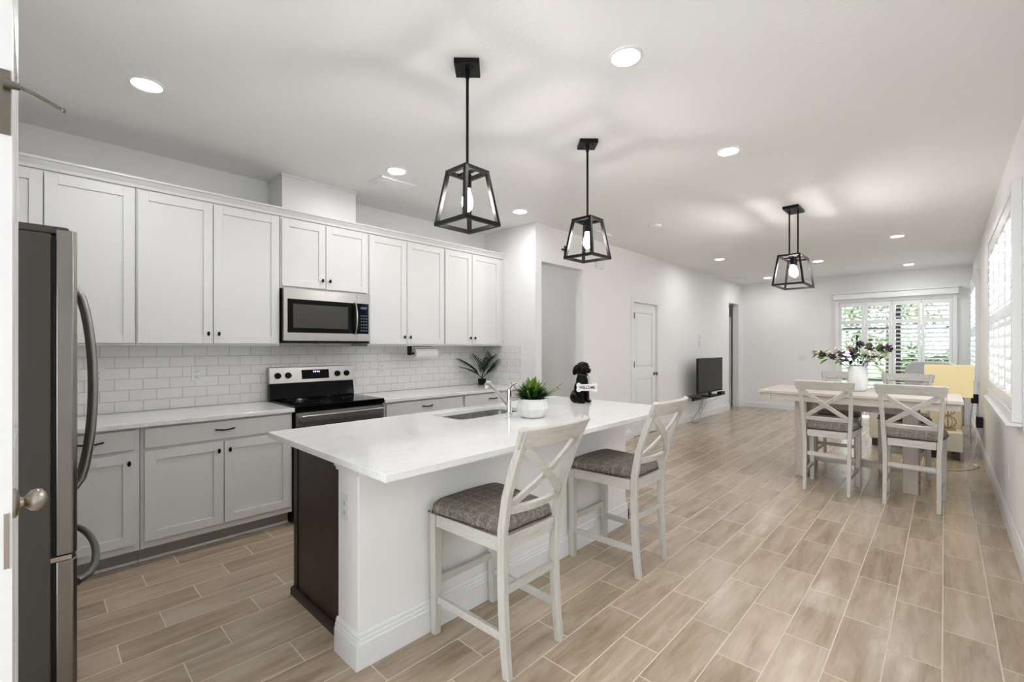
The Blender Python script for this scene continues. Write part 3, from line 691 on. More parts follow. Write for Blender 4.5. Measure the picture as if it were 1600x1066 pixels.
plate('light_switch', 'white double light switch on the far wall left of the shuttered door', 'light switch', (-2.19, YF - .0005, 1.12), 'y-', 2, w=.12)
plate('light_switch', 'white light switch on the living room wall above the television', 'light switch', (XT + .0005, 8.72, 1.42), 'x+', 1)
r = thing('thermostat', 'white square thermostat on the wall above the television', 'thermostat', (XT + .001, 8.72, 1.56)); b = mb(); b.box(0, .02, -.05, .05, -.045, .045); b.build('housing', 'plastic', r, bevel=.004)
mb().box(.0202, .021, -.025, .025, -.01, .025).build('screen', 'paper', r)
r = thing('door_chime', 'small white door chime box high on the wall past the hall opening', 'door chime', (XT + .001, 5.24, 2.46)); mb().box(0, .035, -.09, .09, -.05, .05).build('housing', 'plastic', r, bevel=.006)
r = thing('wall_cross', 'small black metal cross hung on the wall over the hall opening', 'wall cross', (XT + .001, 4.475, 2.45))
b = mb(); b.box(0.002, .018, -.009, .009, 0, .145); b.build('upright', 'blackm', r, bevel=.002); b = mb(); b.box(.0, .016, -.065, -.0095, .085, .103); b.box(.0, .016, .0095, .065, .085, .103); b.build('crossbar', 'blackm', r, bevel=.002)

# ------------------------------------------------------------------ recessed lights, vents, detector
def downlight(x, y, label, first=[None]):
    if first[0] is None:
        r = thing('recessed_downlight', label, 'ceiling light', (x, y, CH), 0, 'recessed downlights in the ceiling')
        b = mb(); b.lathe([(.064, -.001), (.082, -.001), (.080, -.006), (.068, -.009), (.064, -.006), (.064, -.001)], n=40); b.build('trim_ring', 'trim', r, smooth=True)
        b = mb(); b.lathe([(0, -.007), (.045, -.007), (.0635, -.0045), (.0635, -.0012), (0, -.0012)], n=36); b.build('lens', 'lens', r, smooth=True)
        first[0] = r; return r
    return dup(first[0], (x, y, CH), label)
DL = [(-1.123, 1.985, 'recessed downlight at upper centre, right of the nearest pendant'), (-3.11, .42, 'recessed downlight nearest the refrigerator and upper left cabinets'),
      (-3.19, 2.01, 'recessed downlight beside the white ceiling vent over the range'), (-3.215, 3.5, 'recessed downlight near the wall corner past the last wall cabinet'),
      (-1.132, 3.457, 'recessed downlight right of the second island pendant'), (-.44, 7.62, 'recessed downlight nearest the right wall beyond the dining pendant'),
      (-2.64, 7.66, 'recessed downlight in front of the television wall'), (-1.52, 8.95, 'recessed downlight just right of the dining pendant, in mid living room'),
      (-.447, 10.38, 'recessed downlight nearest the shuttered sliding door'), (-2.64, 10.41, 'recessed downlight in the far left corner of the living room'),
      (-5.08, 4.16, 'unseen downlight added to brighten the hall past the opening')]  # last one is an added lamp, out of view, to lift the hall
for x, y, l in DL: downlight(x, y, l)
def vent(label, cx, cy, w, l):
    r = thing('ceiling_vent', label, 'vent', (cx, cy, CH)); b = mb()
    for q in ((-w / 2, -w / 2 + .025, -l / 2, l / 2), (w / 2 - .025, w / 2, -l / 2, l / 2), (-w / 2 + .025, w / 2 - .025, -l / 2, -l / 2 + .025), (-w / 2 + .025, w / 2 - .025, l / 2 - .025, l / 2)): b.box(*q, -.020, -.0005)
    b.build('frame', 'trim', r, bevel=.002)
    b = mb(); n = 6; ww = w - .05
    for i in range(n):
        x = -ww / 2 + (i + .5) * ww / n; b.hexa([(x - .009, -l / 2 + .026, -.024), (x - .006, -l / 2 + .026, -.025), (x - .006, l / 2 - .026, -.025), (x - .009, l / 2 - .026, -.024)], [(x + .006, -l / 2 + .026, -.001), (x + .009, -l / 2 + .026, -.001), (x + .009, l / 2 - .026, -.001), (x + .006, l / 2 - .026, -.001)])
    b.build('slats', 'trim', r)
    mb().box(-w / 2 + .026, w / 2 - .026, -l / 2 + .026, l / 2 - .026, -.0008, -.0002).build('duct_opening', 'toe', r)
vent('white ceiling vent over the range in front of the duct box', -3.455, 2.14, .22, .34)
vent('ceiling vent over the far doorway of the living room', -3.11, 10.09, .22, .34)
vent('white ceiling vent near the hall opening, behind the second pendant', -3.15, 4.86, .20, .36)
r = thing('smoke_detector', 'flat white round smoke detector on the ceiling past the second pendant', 'smoke detector', (-2.44, 5.0, CH)); b = mb(); b.lathe([(0, -.028), (.05, -.028), (.062, -.02), (.066, -.0005), (0, -.0005)], n=32); b.build('housing', 'ceil', r, smooth=True)

# ------------------------------------------------------------------ pendants
def lantern_frame(b, tx, ty, bx, by, zt, zb, w=.018):
    for z, x, y in ((zt, tx, ty), (zb, bx, by)):
        b.box(-x, x, -y, -y + w, z - w / 2, z + w / 2); b.box(-x, x, y - w, y, z - w / 2, z + w / 2)
        b.box(-x, -x + w, -y + w, y - w, z - w / 2, z + w / 2); b.box(x - w, x, -y + w, y - w, z - w / 2, z + w / 2)
    for sx in (-1, 1):
        for sy in (-1, 1):
            t = (sx * (tx - w / 2), sy * (ty - w / 2)); q = (sx * (bx - w / 2), sy * (by - w / 2)); h = w / 2
            b.hexa([(q[0] - h, q[1] - h, zb), (q[0] + h, q[1] - h, zb), (q[0] + h, q[1] + h, zb), (q[0] - h, q[1] + h, zb)],
                   [(t[0] - h, t[1] - h, zt), (t[0] + h, t[1] - h, zt), (t[0] + h, t[1] + h, zt), (t[0] - h, t[1] + h, zt)])
BULB = [(0, 0), (.012, .003), (.024, .02), (.0285, .042), (.025, .07), (.016, .10), (.013, .118), (0, .118)]
def bulbset(r, x, y, zt):
    s = mb().lathe([(0, -.075), (.019, -.075), (.021, -.06), (.021, -.005), (.012, 0), (0, 0)], (x, y, zt), 20).build('socket', 'blackm', r, smooth=True)
    mb().lathe(BULB, (x, y, zt - .19), 20).build('bulb', 'bulb', s, smooth=True)
p1 = thing('pendant_light', 'black open-frame lantern pendant over the near half of the island', 'pendant light', (-1.735, 1.50, CH), 0, 'lantern pendants over the island')
b = mb(); b.box(-.062, .062, -.062, .062, -.028, -.0005); b.v = [((x - y) * .7071, (x + y) * .7071, z) for x, y, z in b.v]; cn = b.build('canopy', 'blackm', p1, bevel=.002)
b = mb(); b.ell((.042, 0, -.028), (.007, .007, .005)); b.ell((-.042, 0, -.028), (.007, .007, .005)); b.build('screw', 'blackm', cn, smooth=True)
b = mb(); b.cyl((0, 0, -.028), (0, 0, -.065), .013, .011); b.cyl((0, 0, -.06), (0, 0, -.535), .0075); b.build('rod', 'blackm', p1, smooth=True)
b = mb(); lantern_frame(b, .078, .078, .118, .118, -.54, -.80); b.box(-.07, .07, -.01, .01, -.546, -.534); b.build('lantern_frame', 'blackm', p1)
bulbset(p1, 0, 0, -.546)
dup(p1, (-1.79, 2.64, CH), 'black open-frame lantern pendant over the far half of the island')
p3 = thing('pendant_light', 'wide black lantern pendant on two rods over the dining table', 'pendant light', (-1.12, 5.36, CH))
mb().box(-.07, .07, -.14, .14, -.028, -.0005).build('canopy', 'blackm', p3, bevel=.002)
for x in (-.038, .038): mb().cyl((x, 0, -.028), (x, 0, -.50), .0075).build('rod', 'blackm', p3, smooth=True)
b = mb(); lantern_frame(b, .10, .21, .14, .25, -.505, -.795); b.box(-.012, .012, -.20, .20, -.511, -.499); b.box(-.092, .092, -.01, .01, -.511, -.499); b.build('lantern_frame', 'blackm', p3)
for y in (-.055, 0, .055): bulbset(p3, 0, y, -.511)

# ------------------------------------------------------------------ counter stools (front faces local +y)
def make_stool(label, cat, name):
    r = thing(name, label, cat)
    for sx in (-1, 1):
        b = mb(); x = sx * .19; h = .0225; t = .018
        b.hexa([(x - t, .205 - t, 0), (x + t, .205 - t, 0), (x + t, .205 + t, 0), (x - t, .205 + t, 0)], [(x - h, .205 - h, .575), (x + h, .205 - h, .575), (x + h, .205 + h, .575), (x - h, .205 + h, .575)])
        b.build('leg', 'wash', r, bevel=.003)
        b = mb(); ys = [(-.256, 0), (-.242, .12), (-.231, .28), (-.227, .45), (-.234, .60), (-.264, .75), (-.318, .90), (-.386, 1.052)]
        pts = [(sx * (.172 + .028 * max(0, (z - .45)) / .6), y, z) for y, z in ys]
        b.sweep(pts, [(-.0155, -.019), (.0155, -.019), (.0155, .019), (-.0155, .019)], up=(0, 1, 0), scales=[(.9, .95), (.95, 1), 1, 1, 1, .95, .9, (.85, .7)])
        b.build('back_post', 'wash', r, bevel=.003)
    b = mb(); b.bar((-.168, .212, .545), (.168, .212, .545), .022, .06); b.bar((-.155, -.228, .545), (.155, -.228, .545), .022, .06)
    for sx in (-1, 1): b.bar((sx * .192, .184, .545), (sx * .175, -.208, .545), .022, .06)
    b.build('seat_frame', 'washx', r, bevel=.002)
    # upholstered seat
    b = mb(); n = 22; prof = [(0, .576), (.93, .576), (.985, .581), (1.0, .598), (.985, .620), (.92, .638), (.6, .650), (0, .654)]; k = len(prof); ns = 48; vs = []
    for i in range(ns):
        a = 2 * PI * i / ns; c, s_ = math.cos(a), math.sin(a); e = .2
        ux = math.copysign(abs(c) ** e, c); uy = math.copysign(abs(s_) ** e, s_)
        for q, z in prof:
            wy = uy * .222 * q - .004; wx = ux * q * (.202 + .022 * (wy / .2))
            wy += .012 * (1 - ux * ux) * q * (1 if uy > .8 else 0)
            vs.append((wx, wy, z))
    fs = []
    for i in range(ns):
        j = (i + 1) % ns
        for q in range(k - 1): fs.append((i * k + q, j * k + q, j * k + q + 1, i * k + q + 1))
    b.add(vs, fs); seat = b.build('seat', 'tweed', r, smooth=True, angle=80)
    b = mb()
    for i in range(120):
        a = 2 * PI * i / 120; c, s_ = math.cos(a), math.sin(a); m_ = max(abs(c), abs(s_)); ux, uy = c / m_, s_ / m_
        wy = uy * .222 - .004; wx = ux * (.202 + .022 * (wy / .2)); kx = 1.0 if abs(ux) * abs(uy) < .8 else .965
        b.ell((wx * kx, (wy + .004) * kx - .004 + (.009 if uy > .9 else 0), .586), (.0058, .0058, .0048), n=6, m=4)
    b.build('nailhead_trim', 'bronze', seat, smooth=True)
    # stretchers
    for p, q in (((-.17, .206, .25), (.17, .206, .25)), ((-.155, -.228, .35), (.155, -.228, .35)), ((-.187, .19, .165), (-.175, -.222, .165)), ((.187, .19, .165), (.175, -.222, .165))):
        mb().bar(p, q, .017, .036).build('stretcher', 'washx', r, bevel=.002)
    # curved back: top rail, lower rail, crossed braces
    def arc(x, y0, dep, xm): return y0 - dep * (1 - (x / xm) ** 2)
    b = mb(); xs = [-.225 + .45 * i / 14 for i in range(15)]
    b.rail([(x, arc(x, -.362, .038, .225), 1.008 + .004 * (1 - (x / .225) ** 2)) for x in xs], .021, .088, up=(0, -.5, 1)); b.build('top_rail', 'washx', r, smooth=True, angle=30, bevel=.003)
    b = mb(); xs = [-.168 + .336 * i / 10 for i in range(11)]
    b.rail([(x, arc(x, -.250, .03, .168), .692) for x in xs], .019, .034, up=(0, -.3, 1)); b.build('lower_rail', 'washx', r, smooth=True, angle=30, bevel=.002)
    for sx, off in ((-1, -.006), (1, .006)):
        b = mb(); pts = []
        for i in range(11):
            q = i / 10; x = sx * (-.158 + q * .333); z = .708 + q * .255; y0 = -.254 - (z - .72) * .38
            pts.append((x, arc(x, y0, .031, .18) + off, z))
        b.rail(pts, .014, .036, up=(0, -.42, 1)); b.build('cross_brace', 'washx', r, smooth=True, angle=30, bevel=.002)
    return r
st1 = make_stool('whitewashed counter stool with tweed seat at the near end of the island', 'stool', 'counter_stool')
st1.location = (-1.557, 1.515, 0); st1.rotation_euler = (0, 0, PI / 2); st1['group'] = 'counter stools at the island'
def stool(x, y, rz, label, group=None):
    c = dup(st1, (x, y, 0), label, rz); 
    if group: c['group'] = group
    return c
stool(-1.560, 2.625, PI / 2, 'whitewashed counter stool with tweed seat at the far end of the island')
G = 'counter-height dining chairs at the table'
for x, y, rz, l in ((-.80, 5.34, .0, 'counter-height dining chair on the near side of the table, left one'), (-.20, 5.335, -.02, 'counter-height dining chair on the near side of the table, right one'),
                    (-.90, 6.50, PI, 'dining chair on the far side of the table, partly behind the vase'), (-.31, 6.50, PI, 'dining chair on the far side of the table, in front of the cream sofa')):
    c = stool(x, y, rz, l, G); c['category'] = 'chair'; c.name = 'dining_chair'

# ------------------------------------------------------------------ dining table
r = thing('dining_table', 'bleached wood counter-height trestle dining table with end leaves', 'dining table', (-.68, 5.86, 0))
for a, c, l in ((-1.47, -1.345, 1), (-1.343, .012, 0), (.014, .118, 1)):
    b = mb(); b.box(a, c, 5.40, 6.32, .872, .90); b.build('leaf' if l else 'tabletop', 'washx2', r, True, bevel=.003)
b = mb()
for y0, y1 in ((5.43, 5.452), (6.268, 6.29)):
    b.box(-1.455, -1.346, y0, y1, .81, .871); b.box(-1.344, .012, y0, y1, .80, .871); b.box(.014, .10, y0, y1, .81, .871)
b.box(-1.455, -1.433, 5.453, 6.267, .81, .871); b.box(.078, .10, 5.453, 6.267, .81, .871)
b.build('apron', 'washx2', r, True, bevel=.002)
for x in (-1.10, -.23):
    for y in (5.62, 6.10): mb().box(x - .055, x + .055, y - .045, y + .045, .0, .80).build('leg', 'washz2', r, True, bevel=.004)
    mb().box(x - .03, x + .03, 5.666, 6.054, .06, .14).build('foot_rail', 'washz2', r, True, bevel=.003)
    mb().box(x - .03, x + .03, 5.46, 6.26, .802, .868).build('bearer', 'washz2', r, True, bevel=.003)
mb().box(-1.069, -.261, 5.80, 5.92, .142, .20).build('stretcher', 'washz2', r, True, bevel=.003)
mb().box(-1.044, -.286, 5.83, 5.89, .70, .80).build('top_stretcher', 'washz2', r, True, bevel=.003)
# ------------------------------------------------------------------ plants
def leaf_blade(b, p, d, ln, w, up=Vector((0, 0, 1)), bend=.3, n=5, fold=.25):
    """pointed, slightly folded leaf starting at p towards d"""
    d = Vector(d).normalized(); sd = d.cross(up)
    if sd.length < .05: sd = d.cross(Vector((1, 0, 0)))
    sd.normalize(); nr = sd.cross(d); p = Vector(p); vs = []; fs = []
    for i in range(n + 1):
        q = i / n; c = p + d * ln * q - Vector((0, 0, 1)) * bend * ln * q * q; ww = w * math.sin(PI * min(1, q * .92 + .08)) ** .8 if i < n else 0
        vs += [c - sd * ww / 2 + nr * fold * ww / 2, c, c + sd * ww / 2 + nr * fold * ww / 2]
    for i in range(n):
        for j in (0, 1): fs.append((i * 3 + j, i * 3 + j + 1, i * 3 + j + 4, i * 3 + j + 3))
    b.add(vs, fs)
def rnd(a, b_): return random.uniform(a, b_)
# potted succulent mix on island
r = thing('potted_plant', 'spiky green plant in a round white pot beside the faucet', 'potted plant', (-1.985, 2.285, .9005))
b = mb(); b.lathe([(0, 0), (.062, 0), (.078, .004), (.094, .03), (.106, .058), (.100, .09), (.090, .122), (.084, .122), (.09, .09), (.08, .1), (0, .1)], n=12); pot = b.build('pot', 'ceramic', r, smooth=True, angle=22)
mb().lathe([(0, .101), (.078, .101), (.082, .108), (0, .112)], n=20).build('soil', 'soil', r)
b = mb()
for i in range(230):
    a = rnd(0, 2 * PI); e = rnd(.3, 1.2); rr = rnd(0, .05)
    d = (math.cos(a) * math.cos(e), math.sin(a) * math.cos(e), math.sin(e)); leaf_blade(b, (rr * math.cos(a), rr * math.sin(a), .118), d, rnd(.07, .135), rnd(.012, .024), bend=rnd(.0, .3))
b.build('foliage', 'leaf_dk', r, merge=False)
b = mb()
for i in range(22):
    a = i * 2.4; e = .35 + 1.1 * i / 22; d = (math.cos(a) * math.cos(e), math.sin(a) * math.cos(e), math.sin(e)); leaf_blade(b, (0, 0, .125), d, .11 + .035 * (i / 22), .052, bend=-.05, fold=.35)
b.build('rosette', 'leaf', r, merge=False)
b = mb()
for a, e, ln in ((2.25, .75, .17), (2.7, .55, .17), (.55, .62, .19), (.8, .5, .16), (3.4, .7, .16), (5.2, .6, .13), (1.6, .8, .15)):
    d = Vector((math.cos(a) * math.cos(e), math.sin(a) * math.cos(e), math.sin(e))); p = Vector((math.cos(a) * .04, math.sin(a) * .04, .11))
    b.tube([p, p + d * ln * .5 + Vector((0, 0, .006)), p + d * ln], .0022, 5)
    for k in range(16):
        q = .2 + .8 * k / 15; leaf_blade(b, p + d * ln * q, d * .7 + Vector((rnd(-1, 1), rnd(-1, 1), rnd(-.3, 1))) * .6, .022, .007)
b.build('sprigs', 'leaf', r, merge=False)
# palm
r = thing('potted_palm', 'small artificial palm in a square black pot on the corner counter', 'potted plant', (-4.085, 3.765, .9005))
b = mb(); b.hexa([(-.032, -.032, 0), (.032, -.032, 0), (.032, .032, 0), (-.032, .032, 0)], [(-.036, -.036, .075), (.036, -.036, .075), (.036, .036, .075), (-.036, .036, .075)]); b.build('pot', 'blackmat', r, bevel=.003)
b = mb()
for a, e, ln in ((-1.9, 1.0, .36), (1.1, .95, .36), (-1.2, 1.2, .38), (1.8, 1.25, .40), (.2, 1.3, .36), (-1.65, .8, .30), (1.45, .75, .36), (-.6, 1.15, .34)):
    d = Vector((math.cos(a) * math.cos(e), math.sin(a) * math.cos(e), math.sin(e)))
    pts = [Vector((0, 0, .07)) + d * ln * q + Vector((math.cos(a), math.sin(a), -.6)) * .10 * q * q for q in [i / 12 for i in range(13)]]
    b.tube(pts, .0028, 5)
    for k in [3 + .5 * j for j in range(20)]:
        k = min(12, k); q = k / 12; k = int(round(k)); t = (pts[k] - pts[k - 1]).normalized(); sd = t.cross(Vector((0, 0, 1))).normalized(); l2 = .12 * math.sin(PI * (q * .85 + .1)) + .02
        for s_ in (-1, 1): leaf_blade(b, pts[k], t * 1.1 + sd * s_ * .75, l2, .016, bend=.15)
b.v = [(min(.30, max(-.118, x)), min(.15, y), min(.46, z)) for x, y, z in b.v]
b.build('fronds', 'leaf_palm', r, merge=False)
# paper towel
r = thing('paper_towel_holder', 'black under-cabinet paper towel holder below the wall cabinets', 'holder', (-4.0, 2.84, 1.37))
b = mb(); b.box(-.03, .03, -.175, -.16, -.09, -.0005); b.cyl((0, -.165, -.075), (0, .17, -.075), .008); b.cyl((0, -.177, -.075), (0, -.155, -.075), .02, n=16); b.box(-.03, .03, -.16, .1, -.006, -.0005); b.build('bracket', 'blackm', r, bevel=.001)
b = mb(); b.lathe([(.019, -.14), (.056, -.14), (.056, .14), (.019, .14), (.019, -.14)], (-4.0, 2.86, 1.295), 36, 'y'); tag(b.build('paper_towel_roll', 'paper', smooth=True), 'white paper towel roll hanging under the wall cabinet', 'paper towels')
# vase and bouquet
r = thing('vase', 'white ribbed ceramic vase on the dining table', 'vase', (-.665, 5.95, .9005))
b = mb(); prof = [(.052, 0), (.07, .004), (.082, .03), (.086, .12), (.080, .20), (.070, .245), (.068, .262), (.062, .262), (.064, .24), (.07, .19), (.0, .18)]
ns = 72; k = len(prof); vs = []; fs = []
for i in range(ns):
    a = 2 * PI * i / ns; w_ = 1 + .03 * math.cos(24 * a)
    for q, (rr, z) in enumerate(prof): kk = w_ if 1 < q < 7 else 1; vs.append((rr * kk * math.cos(a), rr * kk * math.sin(a), z))
for i in range(ns):
    j = (i + 1) % ns
    for q in range(k - 1): fs.append((i * k + q, j * k + q, j * k + q + 1, i * k + q + 1))
fs.append(tuple(i * k for i in range(ns - 1, -1, -1))); b.add(vs, fs); b.build('body', 'ceramic', r, smooth=True, angle=60)
r = thing('flower_bouquet', 'bouquet of cream and dark purple flowers with leaves in the white vase', 'flowers', (-.665, 5.95, 1.16))
leaves, blue, blooms, purple, stems = mb(), mb(), mb(), mb(), mb()
def cluster(b, c, rad, n, s):
    for _ in range(n):
        d = Vector((rnd(-1, 1), rnd(-1, 1), rnd(-1, 1))); d.normalize(); p = Vector(c) + d * rad * rnd(.5, 1)
        b.ell(p, (s * rnd(.6, 1.1),) * 3, n=6, m=4)
R2 = Vector((.725, .689, 0))   # spread the bouquet mostly sideways
tips = []
for q, z, dp in ((-.36, .145, 0), (-.31, .11, .03), (-.26, .15, -.04), (-.22, .09, .05), (-.17, .17, 0), (-.12, .12, -.06), (-.07, .19, .04), (-.03, .14, -.05), (.0, .30, 0), (.02, .22, .06), (.06, .15, -.04), (.10, .19, .03), (.15, .13, -.05), (.19, .18, .04), (.23, .12, 0), (.26, .18, -.02), (.12, .08, -.06), (-.1, .07, -.07)):
    base = Vector((q * .12, dp * .2, -.05)); tip = Vector((q, dp, z)); mid = (base + tip) / 2 + Vector((0, 0, .03)); stems.tube([base, mid, tip], .0025, 5); tips.append(tip)
for i, t in enumerate(tips):
    k_ = i % 4
    if i == 8:
        for s_ in range(16): leaf_blade(blue, t + Vector((0, 0, -.15 + s_ * .010)), (rnd(-1, 1), rnd(-1, 1), .9), .045, .02)
        continue
    if k_ in (0, 2): cluster(blooms, t, .035, 26, .013)
    if k_ in (1, 3): cluster(purple, t + Vector((0, 0, .01)), .038, 30, .011)
    for _ in range(5): leaf_blade(leaves if random.random() < .6 else blue, t - Vector((0, 0, .02)), (rnd(-1, 1), rnd(-1, 1), rnd(-.3, .6)), rnd(.04, .08), rnd(.025, .042), bend=.3)
for _ in range(60): leaf_blade(blue, (rnd(-.13, .13), rnd(-.07, .07), rnd(.0, .12)), (rnd(-1, 1), rnd(-1, 1), rnd(-.2, .8)), rnd(.04, .08), rnd(.015, .03))
for p, d, l_ in (((-.34, 0, .12), (-1, 0, -.55), .08), ((-.25, -.02, .07), (-.5, -.5, -.4), .10), ((-.12, -.07, .05), (-.4, -.9, -.15), .11), ((.16, .0, .17), (.5, -.5, .5), .10), ((.12, -.02, .02), (1, -.2, -.55), .12), ((-.30, .02, .1), (-.3, -.8, -.3), .08), ((.1, -.04, .2), (-.2, -.8, .4), .08)): leaf_blade(leaves, p, d, l_, .06, bend=.1, n=6)
for bb_, nm, mm in ((stems, 'stems', 'leaf_dk'), (leaves, 'leaves', 'leaf'), (blue, 'dark_leaves', 'leaf_dk'), (blooms, 'cream_blossoms', 'bloom'), (purple, 'purple_blossoms', 'bloomp')): bb_.build(nm, mm, r, merge=False, smooth='bloss' in nm, angle=180)

# ------------------------------------------------------------------ dog statue with hanging sign
r = thing('dog_statue', 'black puppy statue sitting on the island holding a welcome sign', 'statue', (-2.20, 3.15, .9005), math.radians(-12))
b = mb()   # faces local +x ; sits towards the camera's right
E_ = b.ell
E_((-.035, 0, .055), (.068, .062, .058)); E_((-.01, 0, .12), (.055, .052, .075), Matrix.Rotation(.25, 3, 'Y')); E_((.012, 0, .175), (.053, .052, .070)); E_((.012, 0, .228), (.042, .042, .052))
for s_ in (-1, 1):
    E_((-.02, s_ * .052, .04), (.055, .028, .042)); E_((.035, s_ * .05, .014), (.035, .02, .014))
    b.tube([(.03, s_ * .028, .16), (.04, s_ * .03, .09), (.043, s_ * .03, .02)], .019, 12, scales=[1.2, 1, .95]); E_((.056, s_ * .031, .013), (.028, .02, .013))
b.tube([(-.09, .01, .02), (-.115, .045, .018), (-.09, .085, .018)], .013, 10)
E_((.018, 0, .288), (.060, .053, .053)); E_((.066, 0, .272), (.040, .030, .026)); E_((.086, 0, .260), (.020, .022, .015)); E_((.04, 0, .315), (.034, .038, .022))
body = b.build('body', 'dog', r, smooth=True, angle=180)
md = body.modifiers.new('remesh', 'REMESH'); md.mode = 'VOXEL'; md.voxel_size = .0045; md.use_smooth_shade = True
md = body.modifiers.new('smooth', 'SMOOTH'); md.iterations = 6; md.factor = .6
b = mb()
for s_ in (-1, 1): b.ell((-.008, s_ * .054, .272), (.030, .013, .046), Matrix.Rotation(.25, 3, 'Y') @ Matrix.Rotation(s_ * .2, 3, 'X'))
b.build('ears', 'dog', r, smooth=True, angle=180)
b = mb(); b.ell((.106, 0, .276), (.008, .010, .007)); b.build('nose', 'blackglass', r, smooth=True)
m_ = mat('eye_brown', (.03, .015, .006), .1)
for s_ in (-1, 1): mb().ell((.069, s_ * .024, .302), (.006, .006, .006)).build('eye', m_, r, smooth=True)
b = mb(); b.tube([(.014 + .046 * math.cos(2 * PI * i / 24), .045 * math.sin(2 * PI * i / 24), .236 - .008 * math.cos(2 * PI * i / 24)) for i in range(24)], .006, 8, closed=True, cap=False); b.build('collar', 'collar', r, smooth=True)
sg = thing('welcome_sign', 'white bone-shaped welcome sign hanging from the puppy statue\'s mouth', 'sign', (-2.098, 3.088, 1.035), math.radians(41))
b = mb(); pts = []
def arcp(cx, cz, rr, a0, a1, n=10): return [(cx + rr * math.cos(math.radians(a0 + (a1 - a0) * i / n)), cz + rr * math.sin(math.radians(a0 + (a1 - a0) * i / n))) for i in range(n + 1)]
pts = arcp(.066, .017, .020, -40, 150) + arcp(-.066, .017, .020, 30, 220) + arcp(-.066, -.017, .020, 140, 330) + arcp(.066, -.017, .020, 210, 400)
b.prism(pts, -.005, .005, lambda x, z, y: (x, y, z)); b.build('bone', 'ceramic', sg, bevel=.0015)
cu = bpy.data.curves.new('lettering', 'FONT'); cu.body = 'WELCOME'; cu.size = .031; cu.align_x = 'CENTER'; cu.align_y = 'CENTER'; cu.extrude = .0006; cu.offset = .0006
tmp = bpy.data.objects.new('tmp', cu); COL.objects.link(tmp)
dg = bpy.context.evaluated_depsgraph_get(); me = bpy.data.meshes.new_from_object(tmp.evaluated_get(dg)); bpy.data.objects.remove(tmp)
me.name = 'lettering'; me.materials.clear(); me.materials.append(M['blackmat'])
me.transform(Matrix.Translation((0, -.0056, 0)) @ Matrix.Rotation(PI / 2, 4, 'X') @ Matrix.Diagonal((.85, 1.05, 1, 1)))
lt = bpy.data.objects.new('lettering', me); COL.objects.link(lt); lt.parent = sg
b = mb(); b.tube([(.022, 0, .018), (.006, -.004, .108)], .0016, 6); b.tube([(.034, 0, .016), (.008, -.004, .108)], .0016, 6); b.build('cord', 'toe', sg)

# ------------------------------------------------------------------ television group
r = thing('television', 'black flat-screen television low on the living room wall', 'television', (-3.12, 8.56, .47))
mb().box(-.02, .015, -.60, .60, .055, .685).build('housing', 'blackmat', r, bevel=.006)
mb().box(.0152, .0165, -.57, .57, .095, .66).build('screen', 'blackglass', r)
b = mb(); b.box(-.015, .01, -.05, .05, .008, .054); b.box(-.09, .09, -.22, .22, 0, .008); b.build('stand', 'blackm', r, bevel=.003)
r = thing('wall_shelf', 'black glass floating shelf under the television', 'shelf', (XT, 8.55, .455))
mb().box(.002, .36, -.55, .50, 0, .012).build('shelf_board', 'blackglass', r, bevel=.002)
mb().box(.001, .02, -.2, .2, -.10, -.0005).build('bracket', 'blackm', r, bevel=.002)
r = thing('cable_box', 'small black cable box on the shelf below the television', 'cable box', (-3.09, 8.92, .4675)); mb().box(-.0, .075, -.10, .11, .0, .05).build('housing', 'blackmat', r, bevel=.004)
r['label'] = 'small black cable box on the glass shelf below the television'
r = thing('cable', 'dark cords dangling from the television shelf to the floor', 'cord', (-3.3, 8.4, 0))
b = mb(); b.tube([(-3.10, 8.15, .453), (-3.12, 8.17, .40), (-3.14, 8.18, .28), (-3.22, 8.12, .13), (-3.27, 8.02, .02), (-3.24, 8.08, .008), (-3.2, 8.2, .008)], .006, 6)
b.tube([(-3.12, 8.2, .453), (-3.16, 8.26, .3), (-3.2, 8.36, .2), (-3.2, 8.3, .08), (-3.26, 8.15, .01), (-3.24, 8.3, .008)], .004, 6)
b.tube([(-3.05, 8.85, .453), (-3.10, 8.75, .38), (-3.18, 8.55, .33), (-3.22, 8.5, .22), (-3.24, 8.35, .13), (-3.2, 8.25, .25), (-3.14, 8.16, .36)], .004, 6); b.build('cord', 'toe', r, True, smooth=True)

# ------------------------------------------------------------------ sofa, ottoman, lamp, armchair
r = thing('sofa', 'cream upholstered sofa beyond the dining table', 'sofa', (-.29, 8.4, 0))
mb().box(-.76, .16, 7.98, 8.14, .10, .80).build('back', 'cream', r, True, bevel=.03, seg=4)
mb().box(-.70, .10, 8.145, 8.85, .12, .40).build('seat_base', 'cream', r, True, bevel=.02, seg=3)
mb().box(-.62, .02, 8.15, 8.86, .405, .52).build('seat_cushion', 'cream', r, True, bevel=.03, seg=4)
for x in (-.76, .03): mb().box(x if x > 0 else -.76, x + .13 if x > 0 else -.63, 8.87 - .72, 8.9, .405, .60).build('arm', 'cream', r, True, bevel=.03, seg=4)
for x in (-.73, .07):
    for y in (8.0, 8.76): mb().box(x, x + .06, y, y + .06, 0, .11).build('foot', 'darkfoot', r, True)
r = thing('ottoman', 'low cream ottoman with dark feet carrying the table lamp', 'ottoman', (.01, 7.76, 0))
mb().box(-.14, .16, 7.60, 7.93, .10, .335).build('body', 'cream', r, True, bevel=.015, seg=3)
for x in (-.12, .09):
    for y in (7.62, 7.86): mb().box(x, x + .045, y, y + .045, 0, .101).build('foot', 'darkfoot', r, True)
r = thing('table_lamp', 'lit table lamp with yellow rectangular shade and pale wire base', 'lamp', (.03, 7.78, .3355))
b = mb(); b.box(-.07, .07, -.07, .07, 0, .02); base = b.build('base', 'gold', r, bevel=.004)
b = mb()
